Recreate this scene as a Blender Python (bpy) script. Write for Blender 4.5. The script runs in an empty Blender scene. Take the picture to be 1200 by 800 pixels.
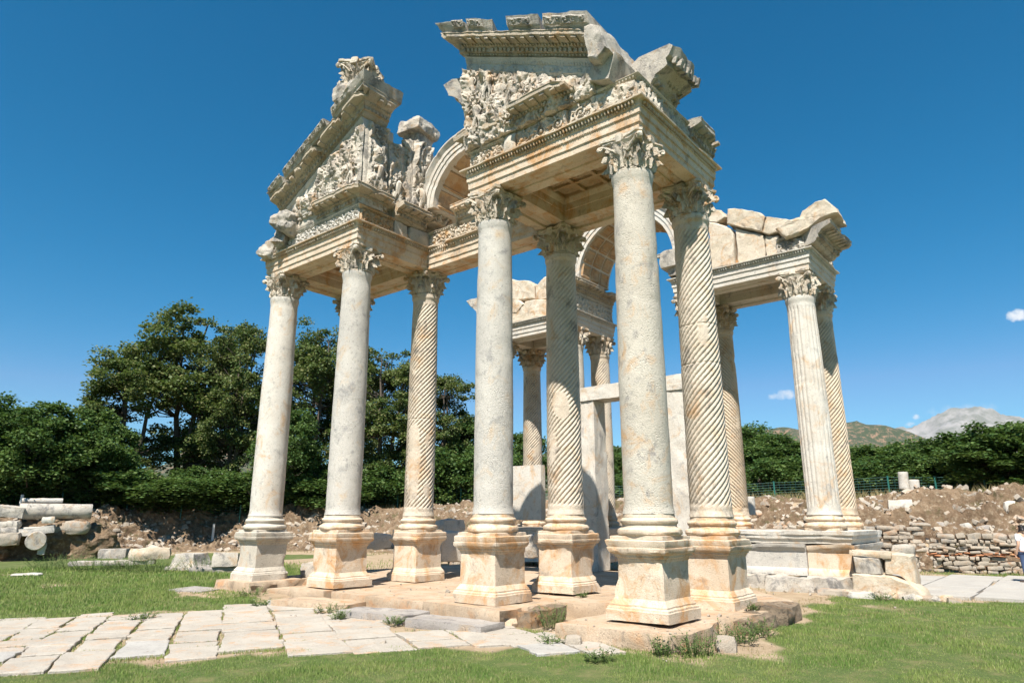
import bpy, math, random
import numpy as np
from mathutils import Vector, Matrix
R_ = math.radians
rng = np.random.default_rng(7); random.seed(7)
S = bpy.context.scene; COL = S.collection
# ------------------------------------------------------------------ camera, sky, sun, exposure
EYE = 1.92; YAW = .690; PITCH = .255
cd = bpy.data.cameras.new('camera'); cam = bpy.data.objects.new('camera', cd); COL.objects.link(cam)
cd.sensor_width = 36; cd.lens = 793/1200*36; cd.clip_start = .05; cd.clip_end = 40000
cam.location = (0, 0, EYE)
fw = Vector((math.cos(YAW)*math.cos(PITCH), math.sin(YAW)*math.cos(PITCH), math.sin(PITCH)))
cam.rotation_euler = fw.to_track_quat('-Z', 'Y').to_euler()
S.camera = cam
SUNV = Vector((-1, -.42, 1.56)).normalized()
SUN_EL = math.asin(SUNV.z); SUN_AZ = math.atan2(SUNV.x, SUNV.y)
w = bpy.data.worlds.new('World'); S.world = w; w.use_nodes = True
nt = w.node_tree; nt.nodes.clear()
def nd(t, typ, **kw):
    n = t.nodes.new(typ)
    for k, v in kw.items(): setattr(n, k, v)
    return n
sky = nd(nt, 'ShaderNodeTexSky', sky_type='NISHITA'); sky.sun_disc = False
sky.sun_elevation = SUN_EL; sky.sun_rotation = SUN_AZ; sky.altitude = 600; sky.air_density = 1.0; sky.dust_density = .25; sky.ozone_density = 4.0
hs = nd(nt, 'ShaderNodeHueSaturation'); hs.inputs['Saturation'].default_value = 1.22; hs.inputs['Hue'].default_value = .489; hs.inputs['Value'].default_value = 1.0
nt.links.new(sky.outputs[0], hs.inputs['Color'])
bg = nd(nt, 'ShaderNodeBackground'); bg.inputs['Strength'].default_value = .060
out = nd(nt, 'ShaderNodeOutputWorld')
# a few small real cumulus puffs low in the sky, as directions in the world
tc = nd(nt, 'ShaderNodeTexCoord'); 
sepc = nd(nt, 'ShaderNodeSeparateColor'); comb = nd(nt, 'ShaderNodeCombineColor'); nt.links.new(hs.outputs['Color'], sepc.inputs[0])
for ch, (kk, pw, nm) in enumerate(((.60, 2.3, 'Red'), (.98, 1.03, 'Green'), (1.10, 1.0, 'Blue'))):
    pn = nd(nt, 'ShaderNodeMath', operation='POWER'); mn = nd(nt, 'ShaderNodeMath', operation='MULTIPLY'); nt.links.new(sepc.outputs[ch], pn.inputs[0]); pn.inputs[1].default_value = pw; nt.links.new(pn.outputs[0], mn.inputs[0]); mn.inputs[1].default_value = kk; nt.links.new(mn.outputs[0], comb.inputs[ch])
lim = nd(nt, 'ShaderNodeMath', operation='MULTIPLY'); lim.inputs[1].default_value = .42; mi = nd(nt, 'ShaderNodeMath', operation='MINIMUM')
nt.links.new(comb.inputs[1].links[0].from_socket, lim.inputs[0]); nt.links.new(comb.inputs[0].links[0].from_socket, mi.inputs[0]); nt.links.new(lim.outputs[0], mi.inputs[1]); nt.links.new(mi.outputs[0], comb.inputs[0])
last = comb.outputs[0]
nz = nd(nt, 'ShaderNodeTexNoise'); nz.inputs['Scale'].default_value = 60; nz.inputs['Detail'].default_value = 6; nz.inputs['Roughness'].default_value = .6
nt.links.new(tc.outputs['Generated'], nz.inputs['Vector'])
def cloud(direction, wdt, hgt, dens):
    global last
    d = Vector(direction).normalized(); s = Vector((-d.y, d.x, 0)).normalized(); u = d.cross(s) * -1 if d.cross(s).z < 0 else d.cross(s)
    def dot(vec):
        n = nd(nt, 'ShaderNodeVectorMath', operation='DOT_PRODUCT'); n.inputs[1].default_value = vec
        nt.links.new(tc.outputs['Generated'], n.inputs[0]); return n.outputs['Value']
    def m(op, a, b):
        n = nd(nt, 'ShaderNodeMath', operation=op)
        for i, x in enumerate((a, b)):
            if hasattr(x, 'links'): nt.links.new(x, n.inputs[i])
            else: n.inputs[i].default_value = x
        return n.outputs[0]
    a = m('DIVIDE', dot(s), wdt); b = m('DIVIDE', m('SUBTRACT', dot(u), 0.0), hgt)
    r2 = m('ADD', m('MULTIPLY', a, a), m('MULTIPLY', b, b))
    f = m('SUBTRACT', m('MULTIPLY', nz.outputs['Fac'], 3.2), r2)
    f = m('SUBTRACT', f, 1.0); f = m('MULTIPLY', f, dens)
    front = m('GREATER_THAN', dot(d), .5); f = m('MULTIPLY', f, front)
    cl = nd(nt, 'ShaderNodeClamp'); nt.links.new(f, cl.inputs[0])
    mx = nd(nt, 'ShaderNodeMix', data_type='RGBA'); nt.links.new(cl.outputs[0], mx.inputs['Factor'])
    nt.links.new(last, mx.inputs['A']); mx.inputs['B'].default_value = (7.6, 8.0, 8.5, 1); last = mx.outputs['Result']
cloud((1, .0279, .2388), .016, .009, 1.3)
cloud((1, .3107, .1712), .026, .009, .9)
cloud((1, .1497, .1261), .009, .005, 1.1)
cloud((1, .1596, .1171), .009, .0045, .9)
cloud((1, .1071, .1296), .055, .009, .30)
nt.links.new(last, bg.inputs['Color']); nt.links.new(bg.outputs[0], out.inputs['Surface'])
sd = bpy.data.lights.new('sun', 'SUN'); sd.energy = 5.0; sd.angle = R_(.53); sd.color = (1, .945, .865)
sun = bpy.data.objects.new('sun', sd); COL.objects.link(sun); sun.rotation_euler = SUNV.to_track_quat('Z', 'Y').to_euler()
S.view_settings.view_transform = 'Standard'; S.view_settings.look = 'None'; S.view_settings.exposure = 1.0; S.view_settings.gamma = 1
S.render.engine = 'CYCLES'
# ------------------------------------------------------------------ numpy noise
def _h(i, j, k, s):
    n = (i*374761393 + j*668265263 + k*2147483647 + s*1274126177) & 0xffffffff
    n = ((n ^ (n >> 13)) * 1274126177) & 0xffffffff
    return ((n ^ (n >> 16)) & 0xffff) / 65535.0
def vn(P, s=0):
    P = np.asarray(P, float); F = np.floor(P); f = P-F; I = F.astype(np.int64); f = f*f*(3-2*f)
    r = 0
    for a in (0, 1):
        wa = f[..., 0] if a else 1-f[..., 0]
        for b in (0, 1):
            wb = f[..., 1] if b else 1-f[..., 1]
            for c in (0, 1):
                wc = f[..., 2] if c else 1-f[..., 2]
                r = r + wa*wb*wc*_h(I[..., 0]+a, I[..., 1]+b, I[..., 2]+c, s)
    return r*2-1
def fbm(P, s=0, o=4, g=.5):
    P = np.asarray(P, float); r = 0; a = 1
    for k in range(o): r = r+a*vn(P*2**k + 17.3*k, s+k); a *= g
    return r
def ridged(P, s=0, o=4):
    P = np.asarray(P, float); r = 0; a = 1
    for k in range(o): r = r+a*(1-2*np.abs(vn(P*2**k+11.7*k, s+k))); a *= .55
    return r
# ------------------------------------------------------------------ mesh builder
class MB:
    def __init__(s): s.V = []; s.n = 0; s.F = []
    def add(s, V, F):
        V = np.asarray(V, float).reshape(-1, 3); s.V.append(V)
        if isinstance(F, np.ndarray): s.F.append(F + s.n)
        else:
            d = {}
            for f in F: d.setdefault(len(f), []).append(f)
            for k, l in d.items(): s.F.append(np.array(l, dtype=np.int64)+s.n)
        s.n += len(V); return s
    def grid(s, G, wu=False, wv=False, flip=False):
        n, m = G.shape[:2]; idx = np.arange(n*m).reshape(n, m)
        a = np.vstack([idx, idx[:1]]) if wu else idx
        if wv: a = np.hstack([a, a[:, :1]])
        q = np.stack([a[:-1, :-1], a[1:, :-1], a[1:, 1:], a[:-1, 1:]], -1).reshape(-1, 4)
        if flip: q = q[:, ::-1]
        return s.add(G.reshape(-1, 3), q)
    def rough(s, amp, sc, seed=0, oct=2):
        for i, V in enumerate(s.V):
            s.V[i] = V + amp*np.stack([fbm(V*sc+o, seed+11*j, oct) for j, o in enumerate((0, 31.4, 71.9))], -1)
        return s
    def move(s, M):
        M = np.array(M)
        for i, V in enumerate(s.V): s.V[i] = V@M[:3, :3].T + M[:3, 3]
        return s
    def mesh(s, name, mat, smooth=False):
        V = np.vstack(s.V); me = bpy.data.meshes.new(name)
        me.vertices.add(len(V)); me.vertices.foreach_set('co', V.astype(np.float32).ravel())
        L = np.concatenate([f.ravel() for f in s.F]); sz = np.concatenate([np.full(len(f), f.shape[1]) for f in s.F])
        st = np.concatenate([[0], np.cumsum(sz)[:-1]])
        me.loops.add(len(L)); me.loops.foreach_set('vertex_index', L.astype(np.int32))
        me.polygons.add(len(sz)); me.polygons.foreach_set('loop_start', st.astype(np.int32)); me.polygons.foreach_set('loop_total', sz.astype(np.int32))
        me.update(calc_edges=True); me.validate()
        if smooth:
            me.polygons.foreach_set('use_smooth', np.ones(len(me.polygons), bool))
            if smooth != True: me.set_sharp_from_angle(angle=R_(smooth))
        else: me.polygons.foreach_set('use_smooth', np.zeros(len(me.polygons), bool))
        if mat: me.materials.append(mat)
        return me
    def obj(s, name, mat, parent=None, smooth=False, **kw):
        o = bpy.data.objects.new(name, s.mesh(name, mat, smooth)); COL.objects.link(o)
        if parent: 
            o.parent = parent; o.matrix_parent_inverse = Matrix.Translation(parent.location).inverted() if not kw.pop('local', False) else Matrix()
        for k, v in kw.items():
            if v: o[k] = v
        return o
def thing(name, label, cat, loc=(0, 0, 0), group=None):
    o = bpy.data.objects.new(name, None); COL.objects.link(o); o.location = loc; o.empty_display_size = .3
    o['label'] = label; o['category'] = cat
    if group: o['group'] = group
    return o
def box(mb, c, h, rot=0, n=1):
    """box centre c, half sizes h, turned about z"""
    x, y, z = h; V = np.array([[a*x, b*y, g*z] for a in (-1, 1) for b in (-1, 1) for g in (-1, 1)], float)
    if rot: co, si = math.cos(rot), math.sin(rot); V = V@np.array([[co, si, 0], [-si, co, 0], [0, 0, 1]])
    return mb.add(V+np.array(c), [(0, 1, 3, 2), (4, 6, 7, 5), (0, 4, 5, 1), (2, 3, 7, 6), (0, 2, 6, 4), (1, 5, 7, 3)])
def block(mb, c, dims, rot=(0, 0, 0), seed=0, n=8, amp=.04, sc=2.2, rnd=.12, ridge=.0):
    """weathered stone: subdivided box, rounded and noise worn"""
    g = np.linspace(-1, 1, n+1); A, B = np.meshgrid(g, g, indexing='ij'); one = np.ones_like(A)
    M = Matrix.Translation(c) @ Matrix.Rotation(rot[2], 4, 'Z') @ Matrix.Rotation(rot[1], 4, 'Y') @ Matrix.Rotation(rot[0], 4, 'X')
    M = np.array(M); d = np.array(dims)/2
    for ax in range(3):
        for sg in (-1, 1):
            P = np.zeros(A.shape+(3,)); o = [i for i in range(3) if i != ax]
            P[..., ax] = one*sg; P[..., o[0]] = A; P[..., o[1]] = B
            L = np.linalg.norm(P**1, axis=-1, keepdims=True)
            Q = P*(1-rnd) + rnd*P/L*1.15
            Q = Q*d
            W = Q*sc/1.0 + seed*3.77
            N = P/L
            disp = amp*fbm(W, seed, 4)[..., None] + (ridge*ridged(W*.7, seed+5, 3)[..., None] if ridge else 0)
            Q = Q + N*disp
            Q = Q@M[:3, :3].T+M[:3, 3]
            fl = (sg > 0) ^ (ax == 1)
            mb.grid(Q, flip=not fl)
    return mb
def run(mb, A, B, out, prof, mA=0, mB=0, step=.14, amp=.005, seed=0, chip=0, chip_o=.1, cap=True, csc=1.6):
    """sweep a closed moulding profile [(out, up)...] from A to B; ends mitred by m*out"""
    A, B, out = map(lambda v: np.array(v, float), (A, B, out)); D = B-A; L = np.linalg.norm(D[:2]); Dn = D/L
    pr = np.array(prof, float); n = max(2, int(L/step)+1); t = np.linspace(0, 1, n)[:, None]
    sa = -mA*pr[:, 0][None]; sb = L+mB*pr[:, 0][None]; s = sa+(sb-sa)*t
    o = np.repeat(pr[:, 0][None], n, 0); u = np.repeat(pr[:, 1][None], n, 0)
    P = A + s[..., None]*Dn + o[..., None]*out
    if chip:
        c = fbm(P*csc+seed*5.1, seed+3, 3)
        k = np.clip(c-.12, 0, 1)*chip; mk = np.clip((o-chip_o)/.1, 0, 1)
        o = o-k*mk; u = u - k*mk*.45*(u > u.max()*.6)
    P = A + s[..., None]*Dn + o[..., None]*out + u[..., None]*np.array([0, 0, 1.])
    if amp: P = P + amp*np.stack([fbm(P*3.1+q, seed+q, 2) for q in (1, 2, 3)], -1)
    mb.grid(P, wv=True)
    if cap:
        m = P.shape[1]; mb.add(P[0], [tuple(range(m))]); mb.add(P[-1], [tuple(range(m))[::-1]])
def along(A, B, sp, inset=0):
    A, B = np.array(A, float), np.array(B, float); D = B-A; L = np.linalg.norm(D[:2]); n = max(1, int((L-2*inset)/sp)); Dn = D/L
    s = inset+(L-2*inset-n*sp)/2+sp*(np.arange(n)+.5)
    return [A+Dn*x for x in s], Dn
def dentils(mb, A, B, out, o0, o1, u0, u1, wd, sp, seed=0, miss=.06):
    pts, D = along(A, B, sp); out = np.array(out, float); r = np.random.default_rng(seed)
    for p in pts:
        if r.random() < miss: continue
        V = [p+D*a+out*b+np.array([0, 0, c]) for a in (-wd/2, wd/2) for b in (o0, o1) for c in (u0, u1)]
        mb.add(np.array(V), [(0, 1, 3, 2), (4, 6, 7, 5), (0, 4, 5, 1), (2, 3, 7, 6), (0, 2, 6, 4), (1, 5, 7, 3)])
_a = np.linspace(0, math.pi, 5); _b = np.linspace(0, 2*math.pi, 8, endpoint=False)
_SPH = np.array([[[math.sin(a)*math.cos(b), math.sin(a)*math.sin(b), math.cos(a)] for b in _b] for a in _a])
def eggs(mb, A, B, out, o, u, rx, ro, ru, sp, seed=0, miss=.05):
    pts, D = along(A, B, sp); out = np.array(out, float); r = np.random.default_rng(seed)
    for p in pts:
        if r.random() < miss: continue
        k = r.uniform(.8, 1.1)
        G = p+out*o+np.array([0, 0, u])+_SPH[..., :1]*D*rx*k+_SPH[..., 1:2]*out*ro*k+_SPH[..., 2:]*np.array([0, 0, ru*k])
        mb.grid(G, wv=True)
def carve_scroll(u, v, H, seed=0):
    """acanthus scroll running along u, height band H"""
    k = np.floor(u/H); cu = (k+.5)*H; du, dv = (u-cu)/H, (v-H/2)/H; s = np.where(k % 2 == 0, 1, -1)
    r = np.sqrt(du**2+dv**2)+1e-4; th = np.arctan2(dv*s, du)
    sp = np.cos(th*1+r*20)*np.clip(1-r*1.5, 0, 1)
    lf = np.cos(th*9+np.sin(r*30))*np.clip(r*2-.2, 0, 1)*.6
    return np.clip(.5+.6*sp+.35*lf, 0, 1.3)
def relief(mb, O, U, Vv, N, wd, ht, amp, kind='figures', res=.035, seed=0, mask=None, depth=.1, base=0):
    """carved face: a displaced height field on plane (O,U,V), closed down to the backing block"""
    O, U, Vv, N = map(lambda q: np.array(q, float), (O, U, Vv, N)); n, m = max(2, int(wd/res)), max(2, int(ht/res))
    u, v = np.meshgrid(np.linspace(0, wd, n+1), np.linspace(0, ht, m+1), indexing='ij')
    P = O+u[..., None]*U+v[..., None]*Vv
    if kind == 'scroll': h = carve_scroll(u, v, ht, seed)*.8 + .35*ridged(P*9, seed, 2)*.5
    elif kind == 'figures':
        sw = fbm(P*np.array([1.1, 1.1, .9])+seed, seed, 2); ph = (P@(U*.8+Vv*.35))*24+sw*15; st = np.abs(np.sin(ph*.5))**.7
        lump = np.clip(.5+.9*fbm(P*np.array([3.1, 3.1, 2.0])+seed*3, seed+3, 2), 0, 1.25)
        fine = np.clip(ridged(P*11+.8*sw[..., None], seed+9, 2), -.6, 1); drill = np.clip((vn(P*19, seed+5)-.42)*4, 0, 1)
        h = .62*lump+.42*st*(.4+lump)+.22*fine*(.3+lump)-.45*drill
    elif kind == 'leaves':
        h = .7*np.abs(np.sin(u*math.pi/(ht*.55)))**.6 + .3*np.cos(u*70+np.sin(v*30)) + .3*fbm(P*9, seed, 2)
    else: h = fbm(P*3, seed, 4)
    e = np.minimum(np.minimum(u, wd-u), np.minimum(v, ht-v)); h = np.where(e < 1e-6, 0, h)
    P = P+N*(base+amp*h)[..., None]
    idx = np.arange((n+1)*(m+1)).reshape(n+1, m+1)
    q = np.stack([idx[:-1, :-1], idx[1:, :-1], idx[1:, 1:], idx[:-1, 1:]], -1).reshape(-1, 4)
    if mask is not None:
        uc = (u[:-1, :-1]+u[1:, 1:])/2; vc = (v[:-1, :-1]+v[1:, 1:])/2; q = q[mask(uc, vc).ravel()]
    if np.dot(np.cross(U, Vv), N) < 0: q = q[:, ::-1]
    mb.add(P.reshape(-1, 3), q)
def tendrils(mb, A, D, up, out, L, h, proud=.05, seed=0, inside=None):
    A, D, up, out = (np.array(q, float) for q in (A, D, up, out)); r = np.random.default_rng(seed); n = max(1, int(L/h))
    for k in range(n):
        c = A+D*(k+.5)*L/n+up*h*.5
        if inside and not inside(c): continue
        sg = 1 if k % 2 else -1; pts = []; rad = []
        for j in range(26):
            q = j/25; a = sg*(q*10.2)+r.uniform(-.1, .1); R0 = h*.46*(1-q*.86); pts.append(tuple(c+D*R0*math.cos(a)+up*R0*math.sin(a)+out*(proud*(.5+.7*q)))); rad.append(h*.062*(1-.45*q))
        tube(mb, pts, rad, 6)
        for j in range(7):
            a = j*.9+k; R0 = h*.44; p = c+D*R0*math.cos(a)+up*R0*math.sin(a)+out*proud; mb.grid(p+_SPH[..., :1]*(D*math.cos(a)+up*math.sin(a))*h*.15+_SPH[..., 1:2]*(up*math.cos(a)-D*math.sin(a))*h*.055+_SPH[..., 2:]*out*.035, wv=True)
        mb.grid(c+out*proud*1.2+_SPH*h*.09, wv=True)
def figure(mb, P, up, D, out, H, seed=0):
    P, up, D, out = (np.array(q, float) for q in (P, up, D, out)); r = np.random.default_rng(seed); W = lambda d, u, o: tuple(P+D*d*H+up*u*H+out*(o*H*.8-.015))
    ln = r.uniform(-.1, .1)
    tube(mb, [W(0, .40, .03), W(ln*.4, .55, .07), W(ln*.8, .70, .07), W(ln, .80, .06)], [.085*H, .095*H, .115*H, .05*H], 8)
    mb.grid(np.array(W(ln*1.1, .90, .07))+_SPH*.068*H, wv=True)
    for sg in (-1, 1):
        b = r.uniform(.05, .22); tube(mb, [W(sg*.05, .42, .05), W(sg*(.09+b*.3), .22, .09), W(sg*(.07+b*.2)-.04, .02, .04)], [.07*H, .052*H, .035*H], 7)
        e = r.uniform(-.1, .25); tube(mb, [W(ln+sg*.10, .75, .06), W(ln+sg*(.20+abs(e)*.2), .60+e*.3, .09), W(ln+sg*(.16+e*.3), .55+e*1.2, .10)], [.042*H, .034*H, .024*H], 6)
    for k in range(4): tube(mb, [W(-.12+k*.07, .5, .03), W(-.16+k*.1, .25, .03), W(-.2+k*.13, .02, .02)], [.02*H, .026*H, .02*H], 5)
def lathe(mb, prof, c=(0, 0, 0), n=40, amp=0, seed=0, sc=4):
    pr = np.array(prof, float); th = np.linspace(0, 2*math.pi, n, endpoint=False)
    G = np.stack([pr[:, :1]*np.cos(th), pr[:, :1]*np.sin(th), np.repeat(pr[:, 1:], n, 1)], -1)
    if amp: N = np.stack([np.cos(th), np.sin(th), 0*th], -1); G = G+N*(amp*fbm(G*sc+seed*7.7, seed, 3))[..., None]
    G = G+np.array(c); mb.grid(G, wv=True, flip=True)
    m = len(pr); mb.add(G[0], [tuple(range(n))[::-1]]); mb.add(G[-1], [tuple(range(n))])
def sqloft(mb, prof, n=9, amp=.006, seed=0, chip=.03, depth=None):
    """square-plan moulding stack: prof = [(half width, z)...]"""
    t = np.linspace(-1, 1, n+1)[:-1]; one = np.ones(n)
    ring = np.concatenate([np.stack([t, -one], -1), np.stack([one, t], -1), np.stack([-t, one], -1), np.stack([-one, -t], -1)])
    pr = []
    for (a, z), (b, z2) in zip(prof[:-1], prof[1:]):
        k = max(1, int(abs(z2-z)/.09))
        for i in range(k): pr.append((a+(b-a)*i/k, z+(z2-z)*i/k))
    pr.append(prof[-1]); pr = np.array(pr)
    G = np.concatenate([ring[None]*pr[:, None, :1], np.repeat(pr[:, None, 1:], len(ring), 1)], -1)
    cor = np.abs(ring).min(1)**3
    c = np.clip(fbm(G*2.6+seed*9.1, seed, 3)-.15, 0, 1)*chip*(1+3*cor)
    G[..., :2] *= (1-c)[..., None]
    G = G+amp*np.stack([fbm(G*4+seed+q, seed+q, 2) for q in (1, 2, 3)], -1)
    mb.grid(G, wv=True, flip=True); k = len(ring); mb.add(G[0], [tuple(range(k))[::-1]]); mb.add(G[-1], [tuple(range(k))])
def tube(mb, pts, rad, n=6):
    pts = [Vector(p) for p in pts]; G = []
    for i, p in enumerate(pts):
        d = (pts[min(i+1, len(pts)-1)]-pts[max(i-1, 0)]).normalized(); a = d.orthogonal().normalized() if abs(d.z) > .99 or i == 0 else None
        if i == 0: a0 = d.orthogonal().normalized()
        else: a0 = (a0-d*a0.dot(d)).normalized()
        b = d.cross(a0); r = rad[i] if hasattr(rad, '__len__') else rad
        G.append([tuple(p+(a0*math.cos(t)+b*math.sin(t))*r) for t in np.linspace(0, 2*math.pi, n, endpoint=False)])
    G = np.array(G); mb.grid(G, wv=True); mb.add(G[0], [tuple(range(n))]); mb.add(G[-1], [tuple(range(n))[::-1]])
def extrude_poly(mb, poly, x0, x1, axis='X', amp=.02, seed=0):
    """a polygon on a vertical plane given real thickness"""
    P = np.array(poly, float); k = len(P)
    Q = []
    for i in range(k):
        a, b = P[i], P[(i+1) % k]; m = max(1, int(np.linalg.norm(b-a)/.07))
        for j in range(m): Q.append(a+(b-a)*j/m)
    Q = np.array(Q); m = len(Q); cen = Q.mean(0); n = max(3, int(abs(x1-x0)/.09)+1); xs = np.linspace(x0, x1, n); sg = np.sign(x1-x0)
    ai, bi, ci = (0, 1, 2) if axis == 'X' else (1, 0, 2)
    rings = []
    def ring(x, sc): g = np.zeros((m, 3)); q = cen+(Q-cen)*sc; g[:, ai] = x; g[:, bi] = q[:, 0]; g[:, ci] = q[:, 1]; rings.append(g)
    for sc in (.03, .2, .38, .55, .7, .82, .91, .97): ring(x0+sg*(.03 if sc > .95 else 0), sc)
    for x in xs[1:-1]: ring(x, 1)
    for sc in (.97, .9, .75, .5, .25, .03): ring(x1-sg*(.03 if sc > .95 else 0), sc)
    G = np.array(rings)
    W = np.stack([fbm(G*2.3+q*5+seed, seed+q, 4) for q in (1, 2, 3)], -1); Wf = np.stack([ridged(G*5.5+q*5+seed, seed+q, 3) for q in (1, 2, 3)], -1)
    G = G+amp*W+amp*.32*Wf
    mb.grid(G, wv=True); mb.add(G[0], [tuple(range(m))]); mb.add(G[-1], [tuple(range(m))[::-1]])
# ------------------------------------------------------------------ materials
def mat(name): 
    m = bpy.data.materials.new(name); m.use_nodes = True; t = m.node_tree; b = t.nodes['Principled BSDF']; return m, t, b
def ramp(t, fac, stops):
    r = nd(t, 'ShaderNodeValToRGB'); e = r.color_ramp.elements
    while len(e) > 1: e.remove(e[-1])
    e[0].position = stops[0][0]; e[0].color = (*stops[0][1], 1)
    for p, c in stops[1:]: x = e.new(p); x.color = (*c, 1)
    t.links.new(fac, r.inputs[0]); return r.outputs[0]
def noise(t, vec, scale, detail=5, rough=.6, dist=0):
    n = nd(t, 'ShaderNodeTexNoise'); n.inputs['Scale'].default_value = scale; n.inputs['Detail'].default_value = detail; n.inputs['Roughness'].default_value = rough; n.inputs['Distortion'].default_value = dist
    t.links.new(vec, n.inputs['Vector']); return n.outputs['Fac']
def mapr(t, v, a, b, c=0, d=1):
    n = nd(t, 'ShaderNodeMapRange'); t.links.new(v, n.inputs[0]); n.inputs[1].default_value = a; n.inputs[2].default_value = b; n.inputs[3].default_value = c; n.inputs[4].default_value = d; return n.outputs[0]
def mix(t, f, a, b, blend='MIX'):
    n = nd(t, 'ShaderNodeMix', data_type='RGBA', blend_type=blend)
    for k, v in (('Factor', f), ('A', a), ('B', b)):
        if hasattr(v, 'links'): t.links.new(v, n.inputs[k])
        elif k == 'Factor': n.inputs[k].default_value = v
        else: n.inputs[k].default_value = (*v, 1)
    return n.outputs['Result']
def marble(name, a, b, stain, stain_amt, grey, grey_amt, pit=.5, bump=.5, streak=False):
    m, t, bs = mat(name); geo = nd(t, 'ShaderNodeNewGeometry'); P = geo.outputs['Position']
    c = mix(t, mapr(t, noise(t, P, 1.1, 6, .65, .6), .35, .65), a, b)
    v2 = nd(t, 'ShaderNodeMapping'); v2.inputs['Scale'].default_value = (1.2, 1.2, .35 if streak else 1); t.links.new(P, v2.inputs['Vector']); PS = v2.outputs[0]
    c = mix(t, mapr(t, noise(t, PS, 1.7, 7, .68, .9), .60-.16*stain_amt, .76-.16*stain_amt, 0, .9), c, stain)
    c = mix(t, mapr(t, noise(t, PS, 2.3, 8, .72, .4), .64-.2*grey_amt, .76-.2*grey_amt, 0, .85), c, grey)
    c = mix(t, mapr(t, noise(t, P, 19, 6, .75), .57, .70, 0, .42+.45*pit), c, tuple(x*.38 for x in grey))
    gr = nd(t, 'ShaderNodeCombineColor'); gv = mapr(t, noise(t, P, 48, 5, .75), .3, .7, .80, 1.10)
    for q in range(3): t.links.new(gv, gr.inputs[q])
    c = mix(t, 1.0, c, gr.outputs[0], 'MULTIPLY')
    t.links.new(c, bs.inputs['Base Color']); bs.inputs['Roughness'].default_value = .82; bs.inputs['Specular IOR Level'].default_value = .25
    n1 = noise(t, P, 9, 8, .72); n2 = noise(t, P, 46, 4, .7); vo = nd(t, 'ShaderNodeTexVoronoi'); vo.inputs['Scale'].default_value = 26; t.links.new(P, vo.inputs['Vector'])
    pt0 = mapr(t, vo.outputs['Distance'], .0, .34, -pit*1.6, 0); pg = mapr(t, noise(t, P, 3.1, 4, .6), .5, .62, 0, 1); pm = nd(t, 'ShaderNodeMath', operation='MULTIPLY'); t.links.new(pt0, pm.inputs[0]); t.links.new(pg, pm.inputs[1]); pt = pm.outputs[0]
    ad = nd(t, 'ShaderNodeMath', operation='ADD'); t.links.new(n1, ad.inputs[0]); t.links.new(n2, ad.inputs[1])
    ad2 = nd(t, 'ShaderNodeMath', operation='ADD'); t.links.new(ad.outputs[0], ad2.inputs[0]); t.links.new(pt, ad2.inputs[1])
    bp = nd(t, 'ShaderNodeBump'); bp.inputs['Strength'].default_value = bump; bp.inputs['Distance'].default_value = .03; t.links.new(ad2.outputs[0], bp.inputs['Height']); t.links.new(bp.outputs[0], bs.inputs['Normal'])
    return m
M = {}
M['warm'] = marble('warm_marble', (0.640, 0.534, 0.414), (0.543, 0.432, 0.315), (0.504, 0.276, 0.117), .75, (0.291, 0.239, 0.189), .35)
M['pale'] = marble('pale_marble', (.62, .585, .52), (.54, .485, .41), (.54, .35, .19), .38, (.30, .28, .26), .42, pit=.7, bump=.6)
M['grey'] = marble('grey_marble', (.54, .505, .445), (.45, .42, .375), (.50, .37, .24), .25, (.27, .26, .245), .5, pit=.8, bump=.6)
M['greywarm'] = marble('grey_warm_marble', (.57, .515, .43), (.47, .42, .345), (.52, .33, .18), .38, (.27, .25, .23), .45, pit=.8, bump=.6)
M['spiral'] = marble('spiral_marble', (.61, .53, .43), (.50, .425, .33), (.47, .30, .16), .45, (.22, .195, .165), .5, pit=.4)
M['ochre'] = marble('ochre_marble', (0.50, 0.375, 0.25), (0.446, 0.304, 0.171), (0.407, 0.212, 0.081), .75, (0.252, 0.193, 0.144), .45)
M['carved'] = marble('carved_marble', (.64, .57, .47), (.54, .46, .36), (.48, .28, .12), .6, (.20, .185, .165), .6, pit=.9, bump=.8)
M['relief'] = marble('relief_marble', (.64, .58, .49), (.55, .47, .38), (.48, .29, .14), .48, (.20, .185, .165), .75, pit=1, bump=.9)
M['block'] = marble('worn_block_marble', (.54, .49, .42), (.42, .38, .32), (.44, .29, .16), .42, (.19, .18, .17), .72, pit=1, bump=1)
M['bluegrey'] = marble('blue_grey_marble', (0.427, 0.386, 0.342), (0.320, 0.294, 0.270), (0.407, 0.304, 0.198), .3, (0.184, 0.170, 0.162), .55, pit=.8, bump=.8)
M['plat'] = marble('platform_marble', (0.504, 0.396, 0.288), (0.388, 0.285, 0.189), (0.446, 0.248, 0.126), .5, (0.213, 0.175, 0.135), .42, pit=.7, bump=.6)
M['dark_rock'] = marble('dark_core_rock', (0.291, 0.221, 0.153), (0.155, 0.120, 0.081), (0.330, 0.175, 0.072), .6, (0.068, 0.055, 0.045), .6, pit=1, bump=1)
M['rubble'] = marble('field_stone', (.45, .39, .315), (.33, .28, .22), (.38, .21, .11), .5, (.24, .225, .205), .6, pit=.6, bump=.8)
M['tanned'] = marble('tanned_spiral_marble', (.56, .465, .355), (.46, .37, .265), (.44, .27, .14), .5, (.24, .21, .175), .45)
M['patina'] = marble('cornice_patina_marble', (.50, .43, .335), (.42, .345, .25), (.42, .26, .13), .5, (.22, .20, .175), .6, pit=.8, bump=.8)
# ------------------------------------------------------------------ plan of the monument
RX = [10.946, 13.549, 21.437, 23.430]; CY = [5.92, 9.54, 14.61, 18.18]
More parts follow.
